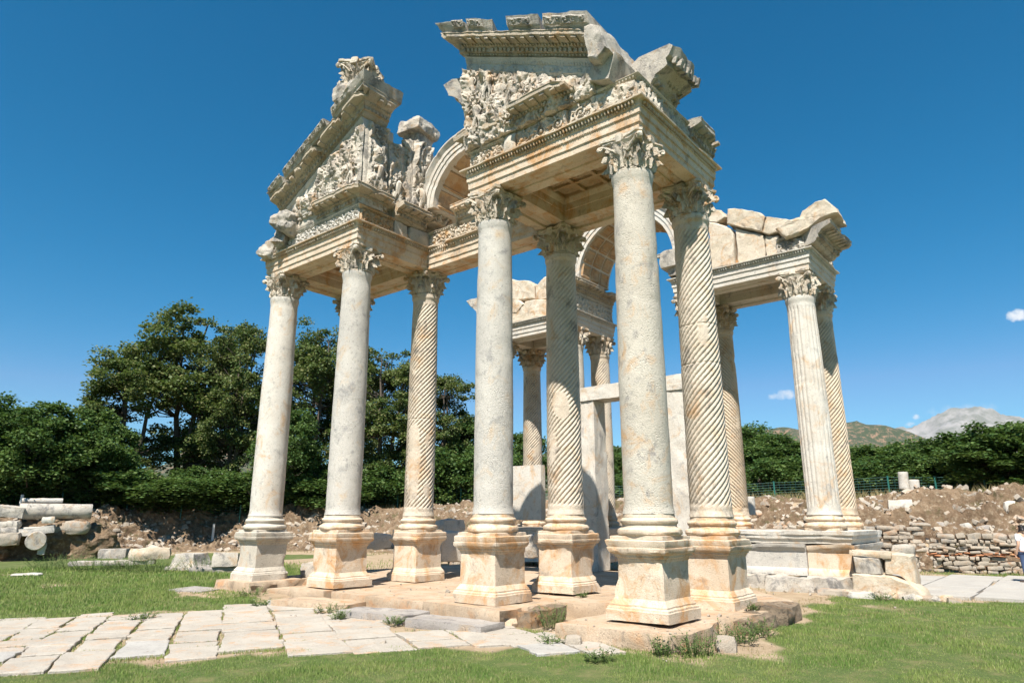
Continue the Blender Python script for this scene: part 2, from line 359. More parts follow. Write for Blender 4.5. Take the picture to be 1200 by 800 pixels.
# ------------------------------------------------------------------ columns
PED = [(.58, 0), (.58, .16), (.565, .17), (.56, .20), (.53, .22), (.53, .245), (.495, .29), (.47, .335), (.465, .34), (.46, .93), (.475, .95), (.48, .98), (.51, 1.0), (.515, 1.035), (.55, 1.05), (.575, 1.09), (.575, 1.145), (.56, 1.15), (.56, 1.16), (.565, 1.17), (.565, 1.26), (.54, 1.275)]
def pedestal(seed, plain=False):
    mb = MB(); sqloft(mb, PED, n=14, amp=.007, seed=seed, chip=.05); return mb
BASE = [(.50, .0), (.535, .03), (.545, .07), (.53, .11), (.49, .135), (.47, .14), (.455, .17), (.46, .20), (.475, .205), (.485, .225), (.49, .25), (.475, .28), (.45, .295), (.44, .30), (.435, .34), (.425, .37)]
def shaft(h, r0, r1, kind, seed, patches=()):
    mb = MB(); nf = 20
    n = 168 if kind != 'plain' else 56; nzr = {'spiral': 330, 'fluted': 110, 'plain': 90}[kind]
    z = np.linspace(0, 1, nzr)[:, None]; th = np.linspace(0, 2*math.pi, n, endpoint=False)[None]
    R = r0+(r1-r0)*z**1.5 + .012*np.sin(math.pi*z)
    R = R + .035*np.clip((z-.972)/.012, 0, 1) + .03*np.clip((.018-z)/.018, 0, 1)
    Z = z*h; X0 = np.cos(th)+0*z; Y0 = np.sin(th)+0*z
    P = np.stack([R*X0, R*Y0, Z+0*th], -1)
    if kind == 'spiral': ph = th*nf-2.35*nf*Z*KS
    elif kind == 'fluted': ph = th*nf+0*Z
    body = np.clip((z-.03)/.01, 0, 1)*np.clip((.955-z)/.01, 0, 1)
    er = fbm(P*1.9+seed*3.3, seed, 3)
    if kind != 'plain':
        wear = np.clip(1-np.clip(er-.72, 0, 1)*7, .05, 1)
        for (a0, z0, wa, wz) in patches:
            da = np.angle(np.exp(1j*(th-a0)))
            q = 1-np.clip(3.2*(1.15-((da/wa)**2+((Z-z0)/wz)**2)-.5*fbm(P*3+5, seed+2, 3)), 0, 1)
            wear = wear*np.clip(q, 0, 1)
        g = np.abs(np.sin(ph/2))**.5
        dR = -(.056 if kind == 'spiral' else .04)*(1-g)*body*wear - .012*(1-wear)*body
    else: dR = -.0
    dR = dR + .006*er + .003*fbm(P*9, seed+4, 3)
    if kind != 'plain':
        for zj in JO: dR = dR - .018*np.exp(-((Z-zj+.02*np.sin(th+seed))/.012)**2)
    ch = np.clip(fbm(P*1.3+50+seed, seed+6, 4)-.75, 0, 1)*.08; dR = dR-ch
    G = np.stack([(R+dR)*X0, (R+dR)*Y0, Z+0*th], -1)
    mb.grid(G, wv=True, flip=True); mb.add(G[0], [tuple(range(n))[::-1]]); mb.add(G[-1], [tuple(range(n))])
    return mb
def capital(seed, h=.78, r=.375, broken=0):
    mb = MB(); r_ = np.random.default_rng(seed)
    lathe(mb, [(r, 0), (r+.03, .01), (r+.03, .04), (r-.005, .05), (r, .3), (r+.03, .5), (r+.07, h-.16), (r+.1, h-.12)], n=32)
    def leaf(a, z0, ht, wd, rb, curl):
        n, m = 15, 13; s = np.linspace(0, 1, m)[:, None]; v = np.linspace(-1, 1, n)[None]
        prof = np.sin(np.clip(s*1.05+.12, 0, 1)*math.pi)**.55
        lob = 1+.22*np.cos(s*22)
        W = wd*np.clip(prof*lob, .12, 1.3)
        outw = rb + .035 + .04*np.sin(s*math.pi*.5) + curl*np.clip(s-.62, 0, 1)**1.5*3.2
        zz = z0 + ht*(s-1.2*np.clip(s-.80, 0, 1)**1.2*3)
        rib = .022*np.cos(v*math.pi*5)*(.4+s*.6) + .03*np.exp(-(v*5)**2)
        rr = outw + rib - .05*v**2*(1-.4*s)
        aa = a+v*W/np.maximum(outw, .3)
        G = np.stack([rr*np.cos(aa), rr*np.sin(aa), zz+0*v+.012*np.cos(v*16+s*30)], -1); mb.grid(G); 
        G2 = np.stack([(rr-.05)*np.cos(aa), (rr-.05)*np.sin(aa), zz+0*v-.02*s], -1); mb.grid(G2, flip=True)
        # rim
        rim1 = np.concatenate([G[:, 0], G[-1, 1:], G[::-1, -1][1:]]); rim2 = np.concatenate([G2[:, 0], G2[-1, 1:], G2[::-1, -1][1:]]); mb.grid(np.stack([rim1, rim2]))
    for i in range(8):
        if r_.random() > broken*.5: leaf(i*math.pi/4+math.pi/8, .04, .30*h/.78, .15, r, .15)
        leaf(i*math.pi/4, .06, .54*h/.78, .15, r-.005, .19)
    for i in range(16): leaf((i+.5)*math.pi/8, .36*h/.78, .26*h/.78, .075, r+.02, .08)
    for i in range(4):
        a = math.pi/4+i*math.pi/2
        for sgn in (-1, 1):
            if r_.random() < broken*.35: continue
            pts = []
            for k in range(9):
                s = k/8; pts.append(((r+.03+.21*s**1.6)*math.cos(a+sgn*(.42*(1-s)+.03)), (r+.03+.21*s**1.6)*math.sin(a+sgn*(.42*(1-s)+.03)), h*(.52+.30*s)))
            c = Vector(pts[-1]); rad = Vector((math.cos(a), math.sin(a), 0)) 
            for k in range(1, 8):
                t = k/7*2*math.pi*.8; q = .050*(1-k/16)
                pts.append(tuple(c+rad*(math.sin(t)*q+.02)+Vector((0, 0, -q+q*math.cos(t)))))
            tube(mb, pts, [.022+.016*min(1, k/8) for k in range(len(pts))], 6)
    # concave abacus
    K = 12; ring = []
    for i in range(4):
        a0 = -3*math.pi/4+i*math.pi/2; c0 = Vector((math.cos(a0), math.sin(a0)))*.70; c1 = Vector((math.cos(a0+math.pi/2), math.sin(a0+math.pi/2)))*.70
        t_ = (c1-c0).normalized(); nn = Vector((t_.y, -t_.x)); c0 = c0+t_*.09; c1 = c1-t_*.09
        for k in range(K): s = k/(K-1); p = c0.lerp(c1, s)-nn*(.085*math.sin(math.pi*s)); ring.append((p.x, p.y))
    ring = np.array(ring); lv = [(.86, h-.13), (.93, h-.11), (.93, h-.07), (1.0, h-.055), (1.0, h-.0)]
    G = np.array([[[x*k, y*k, z] for x, y in ring] for k, z in lv]); mb.grid(G, wv=True, flip=True); m = len(ring); mb.add(G[0], [tuple(range(m))[::-1]]); mb.add(G[-1], [tuple(range(m))])
    for i in range(4):
        a = i*math.pi/2; d = Vector((math.cos(a), math.sin(a), 0)); block(mb, d*(.43)+Vector((0, 0, h-.08)), (.1, .16, .13), (0, 0, a), seed+i, n=3, amp=.02)
    mb.rough(.020, 8, seed, 3); mb.rough(.02, 3, seed+5, 2)
    return mb
KS = 1.0; JO = ()
def column(r, c, label, kind, mats, seed, zb=.30, hs=6.48, ps=1.0, caph=.75, r0=.415, r1=.375, patches=(), joints=(), dirn=1, broken=0, rear=False, shaft_top=None, lab=None, ped_rot=0, dx=0, dy=0):
    global KS, JO
    KS = dirn; JO = joints
    x, y = RX[r]+dx, CY[c]+dy
    t = thing('column', label, 'column', (x, y, zb), 'columns of the ancient gateway')
    def put(mb, name, mt, z, sm=None):
        mb.move(Matrix.Translation((x, y, z))); return mb.obj(name, M[mt], t, smooth=sm or 35)
    z = zb
    if not rear: put(pedestal(seed), 'pedestal', mats[0], z); z = zb+1.272
    mb = MB(); sc = 1.0
    BP = [(a*r0/.415, b) for a, b in BASE]
    sqloft(mb, [(.50, 0), (.50, .06), (.49, .065)], n=8, amp=.008, seed=seed, chip=.06); lathe(mb, [(a, b+.062) for a, b in BP], n=48, amp=.014, seed=seed, sc=5)
    put(mb, 'base', mats[0], z); z += .43
    st = shaft_top or 8.45; put(shaft(st-z, r0, r1, kind, seed, patches), 'shaft', mats[1], z, True if kind == 'plain' else 28)
    put(capital(seed, caph, r1, broken), 'capital', mats[2], st)
    return t
LB = 9.2
column(0, 0, 'plain pitted grey shaft on the nearest pedestal, front right corner column of the gateway', 'plain', ('warm', 'greywarm', 'carved'), 1, zb=.29, r0=.425, dx=-.02)
column(0, 1, 'smooth grey shaft on a warm pedestal, front column in the middle just left of the brown spiral column', 'plain', ('warm', 'grey', 'carved'), 2, r0=.41)
column(0, 2, 'smooth pale grey shaft standing under the near corner of the left hand group, second front column from the left', 'plain', ('warm', 'grey', 'carved'), 3, zb=.30, r0=.43)
column(0, 3, 'smooth cream shaft leaning at the far left end, leftmost column on a high block', 'plain', ('greywarm', 'pale', 'carved'), 4, zb=.27, r0=.45, r1=.39, broken=.6)
column(1, 0, 'spiral fluted column behind the nearest plain column, with two joints and a chipped pedestal cap', 'spiral', ('warm', 'spiral', 'carved'), 5, zb=.24, joints=(1.6+1.55, 4.0), broken=.2)
column(1, 1, 'brown spiral fluted column in the shade between two plain columns, with a smooth worn patch half way down', 'spiral', ('warm', 'spiral', 'carved'), 6, zb=.30, patches=((-2.75, 2.55, .62, .36),))
column(1, 2, 'spiral fluted column of the left hand group, worn smooth along its lower left side', 'spiral', ('warm', 'spiral', 'carved'), 7, zb=.27, patches=((-2.9, 1.5, .55, 1.2),), joints=(2.7,))
column(1, 3, 'column at the back of the left hand group, mostly hidden behind the second front column from the left', 'spiral', ('warm', 'spiral', 'carved'), 8)
column(2, 0, 'straight fluted cream column on the far right podium, topped by loose cornice blocks', 'fluted', ('warm', 'pale', 'carved'), 9, rear=True, zb=1.58, r0=.45, r1=.41, shaft_top=8.58, caph=.84, joints=(3.85,))
column(2, 1, 'column of the far right group hidden behind the front spiral column with two joints', 'spiral', ('warm', 'spiral', 'carved'), 10, rear=True, zb=1.58, shaft_top=8.6, caph=.82)
column(2, 2, 'thin strip of column seen right of the brown spiral column, above the pale doorway lintel', 'plain', ('warm', 'greywarm', 'carved'), 11, rear=True, zb=1.58, r0=.40, r1=.36, shaft_top=8.42, caph=.74, dy=-.06)
column(2, 3, 'sliver of column just right of the smooth grey middle shaft, near corner of the far left group', 'plain', ('warm', 'greywarm', 'carved'), 12, rear=True, zb=1.58, r0=.40, shaft_top=8.42, caph=.74)
column(3, 0, 'spiral fluted rearmost column at the right edge of the gateway, just behind the straight fluted column', 'spiral', ('warm', 'tanned', 'carved'), 13, rear=True, zb=1.58, r0=.42, shaft_top=8.55, caph=.85)
column(3, 1, 'ochre spiral column twisting the other way, seen right behind the front spiral column', 'spiral', ('warm', 'tanned', 'carved'), 14, rear=True, zb=1.58, shaft_top=8.55, caph=.85, dirn=-1, dy=-.2)
column(3, 2, 'spiral column in the far left group, standing behind the pale doorway frame', 'spiral', ('warm', 'spiral', 'carved'), 15, rear=True, zb=1.58, shaft_top=8.42, caph=.74)
column(3, 3, 'slim looking spiral column of the far left group, seen between the two middle front columns', 'spiral', ('warm', 'spiral', 'carved'), 16, rear=True, zb=1.58, shaft_top=8.42, caph=.74)
# ------------------------------------------------------------------ entablatures
H = .42
ARCH = [(-.84, .03), (-.56, .03), (-.545, .06), (-.295, .06), (-.28, .0), (0, 0), (0, .12), (.012, .125), (.012, .145), (.03, .15), (.03, .30), (.042, .305), (.042, .33), (.06, .335), (.06, .455), (.075, .465), (.075, .50), (.065, .51), (.085, .57), (.12, .595), (.185, .598), (.19, .63), (-.98, .63), (-.98, .56), (-.94, .5), (-.88, .47), (-.86, .3), (-.84, .29)]
FR = .52
def sides(x0, x1, y0, y1):
    # corner lines and outward normals: -X face, -Y face, +X face, +Y face
    return [((x0, y1), (x0, y0), (-1, 0, 0)), ((x0, y0), (x1, y0), (0, -1, 0)), ((x1, y0), (x1, y1), (1, 0, 0)), ((x1, y1), (x0, y1), (0, 1, 0))]
def architrave_ring(par, x0, x1, y0, y1, z, mt, seed, skip=()):
    for i, (a, b, o) in enumerate(sides(x0, x1, y0, y1)):
        if i in skip: continue
        mb = MB(); A = (*a, z); B = (*b, z); run(mb, A, B, o, ARCH, 1, 1, amp=.006, seed=seed+i, chip=.05, chip_o=.14)
        eggs(mb, A, B, o, .085, .482, .022, .025, .022, .055, seed, .03)
        eggs(mb, A, B, o, .115, .545, .026, .042, .05, .078, seed+1, .04)
        eggs(mb, A, B, o, .050, .322, .016, .018, .014, .042, seed+2, .02)
        mb.V[-1] = mb.V[-1]
        # carved strip sunk in the soffit
        D = (np.array(B)-np.array(A)); L = np.linalg.norm(D); D = D/L; O = np.array(A)+D*.9-np.array(o)*.5+np.array([0, 0, .06])
        relief(mb, O, D, np.array(o, float), (0, 0, -1), L-1.8, .16, .035, 'scroll', .03, seed+i)
        mb.obj('architrave', M[mt], par, smooth=30)
def ceiling(par, x0, x1, y0, y1, z, mt, seed):
    mb = MB(); block(mb, ((x0+x1)/2, (y0+y1)/2, z+.12), (x1-x0, y1-y0, .2), seed=seed, n=10, amp=.012, rnd=.02)
    nx, ny = 3, 4; 
    for i in range(nx):
        for j in range(ny):
            ax, bx = x0+.95+(x1-x0-1.9)*i/nx, x0+.95+(x1-x0-1.9)*(i+1)/nx; ay, by = y0+.95+(y1-y0-1.9)*j/ny, y0+.95+(y1-y0-1.9)*(j+1)/ny
            relief(mb, (ax+.05, ay+.05, z+.02), (1, 0, 0), (0, 1, 0), (0, 0, -1), bx-ax-.1, by-ay-.1, .05, 'scroll', .04, seed+i*7+j, base=.0)
    for i in range(nx+1):
        x = x0+.95+(x1-x0-1.9)*i/nx; box(mb, (x, (y0+y1)/2, z), (.045, (y1-y0)/2-.9, .06))
    for j in range(ny+1):
        y = y0+.95+(y1-y0-1.9)*j/ny; box(mb, ((x0+x1)/2, y, z-.003), ((x1-x0)/2-.9, .045, .06))
    mb.obj('ceiling', M[mt], par, smooth=30)
def frieze(par, A, B, o, z0, h, mt, seed, kind='scroll', th=.7, crown=True, set_=0.02, e=(0, 0)):
    mb = MB(); A = np.array((*A, z0), float); B = np.array((*B, z0), float); o = np.array(o, float)
    pr = [(-th, 0), (-set_, 0), (-set_+.015, .04), (-set_+.03, h*.3), (-set_+.02, h*.6), (-set_, h-.10), (-set_+.02, h-.09), (-set_+.06, h-.04), (-set_+.10, h-.01), (-set_+.10, h), (-th, h)] if crown else [(-th, 0), (-set_, 0), (-set_, h), (-th, h)]
    run(mb, A, B, o, pr, e[0], e[1], amp=.01, seed=seed, chip=.1)
    D = B-A; L = np.linalg.norm(D); D /= L
    relief(mb, A-o*(set_-.01)+D*.03, D, (0, 0, 1), o, L-.06, h-(.1 if crown else 0), .10, kind, .02, seed)
    if kind in ('scroll', 'figures'): tendrils(mb, A+np.array([0, 0, .01])+D*.05, D, (0, 0, 1), o, L-.1, h-(.12 if crown else .04), .065-set_, seed)
    if crown: eggs(mb, A, B, o, -set_+.06, h-.04, .022, .03, .035, .075, seed)
    mb.rough(.006, 8, seed); mb.obj('frieze', M[mt], par, smooth=35)
# horizontal / raking cornice: bed moulding, dentils, egg row, modillions, corona, sima
def corn_profile(o=1.0, sima=True, back=-.6, lift=0):
    p = [(back, 0), (0, 0), (.06, .05), (.07, .10), (.12, .10), (.12, .20), (.18, .23), (.20, .28), (.22, .29), (.42, .34), (.45, .355), (.45, .43), (.47, .45)]
    p += [(.50, .49), (.53, .60), (.58, .70), (.60, .72), (.60, .76), (back, .76)] if sima else [(.46, .47), (.2, .50), (back, .52)]
    return [(a*(o if a > 0 else 1), b+lift*a) for a, b in p]
def cornice(mb, A, B, o, mA=0, mB=0, k=1.0, seed=0, sima=True, back=-.6, chip=.25, lift=0, detail=True, cap=True):
    run(mb, A, B, o, corn_profile(k, sima, back, lift), mA, mB, amp=.008, seed=seed, chip=chip, chip_o=.25, step=.09, cap=cap, csc=1.9)
    if detail:
        z = lambda a: lift*a
        dentils(mb, A, B, o, .04*k, .165*k, .11+z(.1), .195+z(.1), .075, .13, seed)
        eggs(mb, A, B, o, .20*k, .25+z(.2), .03, .04, .035, .085, seed)
        pts, D = along(A, B, .27); on = np.array(o, float); r = np.random.default_rng(seed)
        for p in pts:
            if r.random() < .08: continue
            c = p+on*.31*k+np.array([0, 0, .315+z(.31)]); V = [c+D*a+on*b*k+np.array([0, 0, q]) for a in (-.06, .06) for b, q in ((-.11, .03), (-.11, -.045), (.11, .04), (.11, -.02))]
            mb.add(np.array(V), [(0, 2, 3, 1), (4, 5, 7, 6), (1, 3, 7, 5), (0, 4, 6, 2), (2, 6, 7, 3), (0, 1, 5, 4)])
        if sima:
            A_, B_ = np.array(A, float), np.array(B, float); D = B_-A_; L = np.linalg.norm(D[:2]); D = D/L
            Vv = np.array([0, 0, .21+lift*.1])+on*.09; Vl = np.linalg.norm(Vv); 
            N = np.cross(D, Vv); N /= np.linalg.norm(N); N = N if N@on > 0 else -N
            relief(mb, A_+on*.505*k+np.array([0, 0, .49+z(.5)])+D*.02, D, Vv/Vl, N, L-.04, Vl, .035, 'leaves', .03, seed)
# --- front right group
zA = LB; zF = zA+.632
ER = thing('entablature', 'marble beams, carved ceiling and frieze over the four nearest columns, right front group', 'entablature', (12.2, 7.7, zA), 'entablatures of the gateway')
x0, x1, y0, y1 = RX[0]-H, RX[1]+H, CY[0]-H, CY[1]+H
architrave_ring(ER, x0, x1, y0, y1, zA, 'warm', 21)
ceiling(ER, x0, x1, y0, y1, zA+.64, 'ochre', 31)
frieze(ER, (x0, 7.1), (x0, y0), (-1, 0, 0), zF+.003, .56, 'carved', 41, 'figures', e=(0, 1))
frieze(ER, (x0, y0), (12.75, y0), (0, -1, 0), zF+.003, .56, 'greywarm', 42, 'leaves', e=(1, 0))
frieze(ER, (x0+.02, 8.55), (x0+.02, 7.12), (-1, 0, 0), zF+.003, .47, 'carved', 43, 'figures', crown=False)
frieze(ER, (x0+.02, y1+.02), (x0+.02, 8.9), (-1, 0, 0), zF+.003, .47, 'carved', 44, 'scroll', e=(0, 0))
frieze(ER, (x1, y1), (x0+.75, y1), (0, 1, 0), zF+.003, .5, 'carved', 45, 'scroll')
mb = MB(); block(mb, (x0+.3, 8.72, zF+.24), (.75, .36, .46), seed=3, n=7, amp=.03, rnd=.35); mb.obj('frieze', M['greywarm'], ER, smooth=40); mb = MB(); block(mb, (13.35, y0+.35, zF+.22), (1.1, .75, .44), (0, 0, .03), 4, n=8, amp=.05); mb.obj('frieze', M['greywarm'], ER, smooth=40)
mb = MB(); cornice(mb, (x0+.0, 8.5, zF+.47), (x0+.0, 6.85, zF+.50), (-1, 0, 0), seed=4, chip=.5, sima=False, back=-.7); mb.obj('cornice', M['patina'], ER, smooth=30)
mb = MB(); cornice(mb, (x0+.05, y1+.1, zF+.50), (x0+.05, 8.52, zF+.47), (-1, 0, 0), 1, 0, k=.62, seed=5, chip=.3, sima=False); mb.obj('cornice', M['patina'], ER, smooth=30)
mb = MB(); cornice(mb, (x1+.05, y0, zF+.14), (12.78, y0, zF+.14), (0, -1, 0), seed=6, chip=.9, sima=False, back=-.9, k=.72); mb.rough(.02, 7, 3); mb.obj('cornice', M['block'], ER, smooth=30)
# loose cornice block on the corner
t = thing('cornice_block', 'loose rough ended cornice block sitting on the near right corner above the beams', 'cornice block', (11.5, 5.4, zF+.56), 'loose cornice blocks')
mb = MB(); pr = [(-.9, .0), (.0, .0), (.08, .08), (.10, .14), (.2, .2), (.24, .26), (.42, .34), (.50, .36), (.50, .50), (.60, .56), (.66, .74), (.60, .80), (-.15, .76), (-.55, .56), (-.9, .3)]
run(mb, (11.05, 5.55, zF+.57), (12.25, 5.55, zF+.57), (0, -1, 0), pr, 0, 0, step=.06, amp=.02, seed=3, chip=.15)
dentils(mb, (11.1, 5.55, zF+.57), (12.2, 5.55, zF+.57), (0, -1, 0), .05, .2, .1, .19, .09, .17); eggs(mb, (11.1, 5.55, zF+.57), (12.2, 5.55, zF+.57), (0, -1, 0), .26, .28, .04, .05, .04, .12)
for q_ in range(7): block(mb, (11.2+q_*.16, 4.97, zF+1.02), (.09, .16, .16), (.3, 0, 0), q_, n=3, amp=.02)
mb.rough(.03, 5, 3, 3); mb.rough(.012, 16, 5, 2); mb.obj('moulding', M['block'], t, smooth=35)
# --- right half pediment
PR = thing('pediment', 'right half pediment with raking cornice, highest part of the gateway, over the nearest columns', 'pediment', (10.9, 8, 10.4), 'halves of the broken front pediment')
xp = 10.44; sl = .495; zb = lambda y: 11.20+sl*(y-6.55)
def raked(par, xp, ya, yb, zfun, sgn, seed, k=1.0, xback=1.25, ret=1.3, holes=()):
    """ya = low end, yb = high inner end; sgn=+1 when y grows towards the middle of the front"""
    A, B = (xp, ya, zfun(ya)), (xp, yb, zfun(yb))
    mb = MB(); cornice(mb, A, B, (-1, 0, 0), 0, 1, k, seed, sima=False, back=-xback, chip=.30, cap=True); mb.rough(.012, 7, seed)
    eggs(mb, A, B, (-1, 0, 0), .07, .06, .03, .03, .03, .09, seed)
    mb.obj('raking_cornice', M['patina'], par, smooth=30)
    mb = MB(); C = (xp+ret, yb, B[2]); D0 = (xp, yb, B[2])
    cornice(mb, D0, C, (0, sgn, 0), 1, 0, k, seed+1, sima=False, back=-.5, chip=.1, lift=abs(sl)*k*.95)
    mb.obj('return_cornice', M['patina'], par, smooth=30)
# raised band under the raking cornice + tympanum
def zR(y): return 11.20+.495*(y-6.55)
raked(PR, xp, 6.15, 10.09, zR, 1, 51)
mb = MB(); run(mb, (xp, 6.35, zR(6.35)-.42), (xp, 10.07, zR(10.07)-.42), (-1, 0, 0), [(-1.1, 0), (-.02, 0), (.0, .03), (.0, .24), (.03, .27), (.05, .36), (.09, .405), (-1.1, .405)], amp=.008, seed=9)
relief(mb, (xp+.0, 6.4, zR(6.4)-.39), np.array([0, 1, .495]), (0, 0, 1), (-1, 0, 0), 3.6, .24, .05, 'scroll', .03, 4)
eggs(mb, (xp, 6.35, zR(6.35)-.42), (xp, 10.07, zR(10.07)-.42), (-1, 0, 0), .03, .30, .015, .02, .05, .07, 3)
mb.obj('frieze_band', M['grey'], PR, smooth=35)
mb = MB()
tri = lambda u, v: (v < (zR(6.4+u)-.40-10.3)) & (v > 0)
relief(mb, (xp+.02, 6.4, 10.32), (0, 1, 0), (0, 0, 1), (-1, 0, 0), 3.66, 2.5, .17, 'figures', .022, 61, mask=lambda u, v: v < (zR(6.4+u)-.40-10.32))
for k in range(5):
    for j in range(6):
        c0 = np.array([xp-.02, 6.7+j*.56, 10.45+k*.46]); 
        if c0[2]+.42 < zR(c0[1])-.42 and (j+k) % 2: tendrils(mb, c0, (0, 1, 0), (0, 0, 1), (-1, 0, 0), .44, .42, .12, k*7+j)
for q_, (yy, zz, hh) in enumerate(((7.5, 10.5, .5), (8.3, 10.55, .7), (8.95, 10.6, .8), (9.6, 10.7, .85), (9.3, 11.45, .7), (9.85, 11.7, .65), (8.6, 11.1, .6))): figure(mb, (xp-.06, yy, zz), (0, 0, 1), (0, -1, 0), (-1, 0, 0), hh, q_)
mb.rough(.012, 9, 3, 2)
extrude_poly(mb, [(6.2, 10.3), (10.1, 10.3), (10.12, zR(10.1)-.43), (6.4, zR(6.4)-.43), (6.2, 10.5)], xp+.03, xp+1.0, amp=.02, seed=4)
mb.obj('tympanum', M['relief'], PR, smooth=40)
mb = MB(); block(mb, (xp+.25, 6.15, 10.72), (.9, .55, .55), (0.3, 0, 0), 7, n=9, amp=.05); mb.obj('broken_end', M['block'], PR, smooth=40)
# sima (crowning gutter) in broken pieces
def sima(par, xp, ya, yb, zf, seed, k=1.0, cut=0, mB=0, top=.27):
    mb = MB(); o0 = .43*k
    pr = [(-1.2, .47), (o0, .47), (o0+.01, .52), (o0+.05, .56), (o0+.07, .62), (o0+.12, .47+top), (o0+.13, .5+top), (-.35, .52+top*.8), (-1.2, .52)]
    run(mb, (xp, ya, zf(ya)), (xp, yb, zf(yb)), (-1, 0, 0), pr, cut, mB, step=.08, amp=.02, seed=seed, chip=.06)
    D = np.array([0, 1 if yb > ya else -1, (zf(yb)-zf(ya))/abs(yb-ya)]); Vv = np.array([-.09, 0, .18]); 
    relief(mb, np.array([xp-o0-.05, ya, zf(ya)+.555])+D*.04, D, Vv/np.linalg.norm(Vv), (-1, 0, -.3), abs(yb-ya)-.08, .2, .05, 'scroll', .028, seed)
    mb.rough(.01, 7, seed); mb.obj('sima', M['block'], par, smooth=35)
sima(PR, xp, 6.2, 7.35, zR, 1, top=.34); sima(PR, xp, 7.6, 8.35, zR, 2, top=.30, cut=.3); sima(PR, xp, 9.05, 9.62, zR, 3, top=.26, cut=.5); sima(PR, xp, 9.66, 10.13, zR, 4, top=.2, mB=.9)
mb = MB(); extrude_poly(mb, [(5.85, 10.85), (6.05, 10.66), (6.3, 10.8), (6.3, 11.62), (6.18, 11.62), (5.95, 11.42)], xp-.5, xp+1.15, amp=.04, seed=12); mb.obj('broken_end', M['block'], PR, smooth=40)
t = thing('cornice_block', 'small moulded cornice block jutting left of the right half pediment under its raking cornice', 'cornice block', (10.9, 10.5, 11.5), 'loose cornice blocks')
mb = MB(); pr = [(-.5, 0), (0, 0), (.06, .1), (.12, .12), (.14, .2), (.3, .32), (.36, .34), (.38, .46), (.48, .66), (.3, .80), (-.5, .80)]
run(mb, (10.62, 10.3, 11.78), (11.5, 10.3, 11.78), (0, 1, 0), pr, .6, 0, step=.1, amp=.02, seed=5, chip=.2); dentils(mb, (10.6, 10.3, 11.78), (11.5, 10.3, 11.78), (0, 1, 0), .05, .16, .12, .2, .06, .12)
mb.obj('moulding', M['block'], t, smooth=35)
# --- left group
zA2 = 9.15; zF2 = zA2+.632
EL = thing('entablature', 'marble beams, frieze and projecting cornice blocks over the four left hand columns', 'entablature', (12.2, 16.4, zA2), 'entablatures of the gateway')
x0, x1, y0, y1 = RX[0]-H, RX[1]+H, CY[2]-H-.05, CY[3]+H
architrave_ring(EL, x0, x1, y0, y1, zA2, 'warm', 121)
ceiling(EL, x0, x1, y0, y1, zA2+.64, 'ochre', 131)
frieze(EL, (x0, 17.6), (x0, y0), (-1, 0, 0), zF2+.003, .5, 'grey', 141, 'scroll', e=(0, 1))
frieze(EL, (x0, y0), (11.75, y0), (0, -1, 0), zF2+.003, .5, 'ochre', 142, 'scroll', e=(1, 0))
for q, d, sd_, rn in (((12.02, y0+.3, zF2+.24), (.5, .7, .46), 2, .1), ((12.75, y0+.3, zF2+.24), (.86, .8, .46), 3, .32), ((13.4, y0+.3, zF2+.22), (.4, .7, .42), 5, .2), ((x0+.35, 18.1, zF2+.2), (.9, .75, .42), 9, .2)):
    mb = MB(); block(mb, q, d, (0, 0, 0), sd_, n=12, amp=.03 if q[0] > 11 else .1, rnd=rn, ridge=0 if q[0] > 11 else .03); mb.obj('frieze', M['greywarm'], EL, smooth=40)
zc = zF2+.505
mb = MB(); cornice(mb, (x0+.05, 16.1, zc), (x0+.05, y0+.05, zc), (-1, 0, 0), 0, 1, .95, 71, sima=False, chip=.18, back=-.7); cornice(mb, (x0+.05, y0+.05, zc), (11.45, y0+.05, zc), (0, -1, 0), 1, 0, .95, 72, sima=False, back=-.7, chip=.12); mb.obj('cornice', M['patina'], EL, smooth=30)
mb = MB(); cornice(mb, (11.72, y0-.02, zc-.02), (12.95, y0-.02, zc-.02), (0, -1, 0), 0, 0, .95, 73, sima=False, back=-.7, chip=.12); cornice(mb, (11.5, y0+.18, zc), (13.6, y0+.18, zc), (0, -1, 0), 0, 0, .5, 74, sima=False, back=-.5, detail=True); mb.obj('cornice', M['patina'], EL, smooth=30)
mb = MB(); cornice(mb, (x0+.15, 17.05, zc+.0), (x0+.15, 16.15, zc), (-1, 0, 0), 0, 0, .7, 75, sima=False, chip=1.2); mb.obj('cornice', M['block'], EL, smooth=30)
for (q, d, rr, sd, n_) in (((10.35, 17.35, 10.55), (.75, .6, .5), (.4, .2, .3), 3, 'rough marble lump on the left cornice end, upper one below the raking cornice'), ((10.45, 17.75, 10.15), (.6, .45, .5), (.1, .3, .5), 8, 'rounded marble lump under the upper rough lump at the far left of the cornice'), ((10.5, 18.35, 10.0), (.55, .5, .5), (.3, .1, .3), 12, 'carved broken lump on the outermost left corner of the beams')):
    mb = MB(); block(mb, q, d, rr, sd, n=20, amp=.10, sc=3.2, rnd=.25, ridge=.03); o = mb.obj('stone_lump', M['block'], None, smooth=50); o['label'] = n_; o['category'] = 'stone block'; o['group'] = 'broken lumps on the left corner'
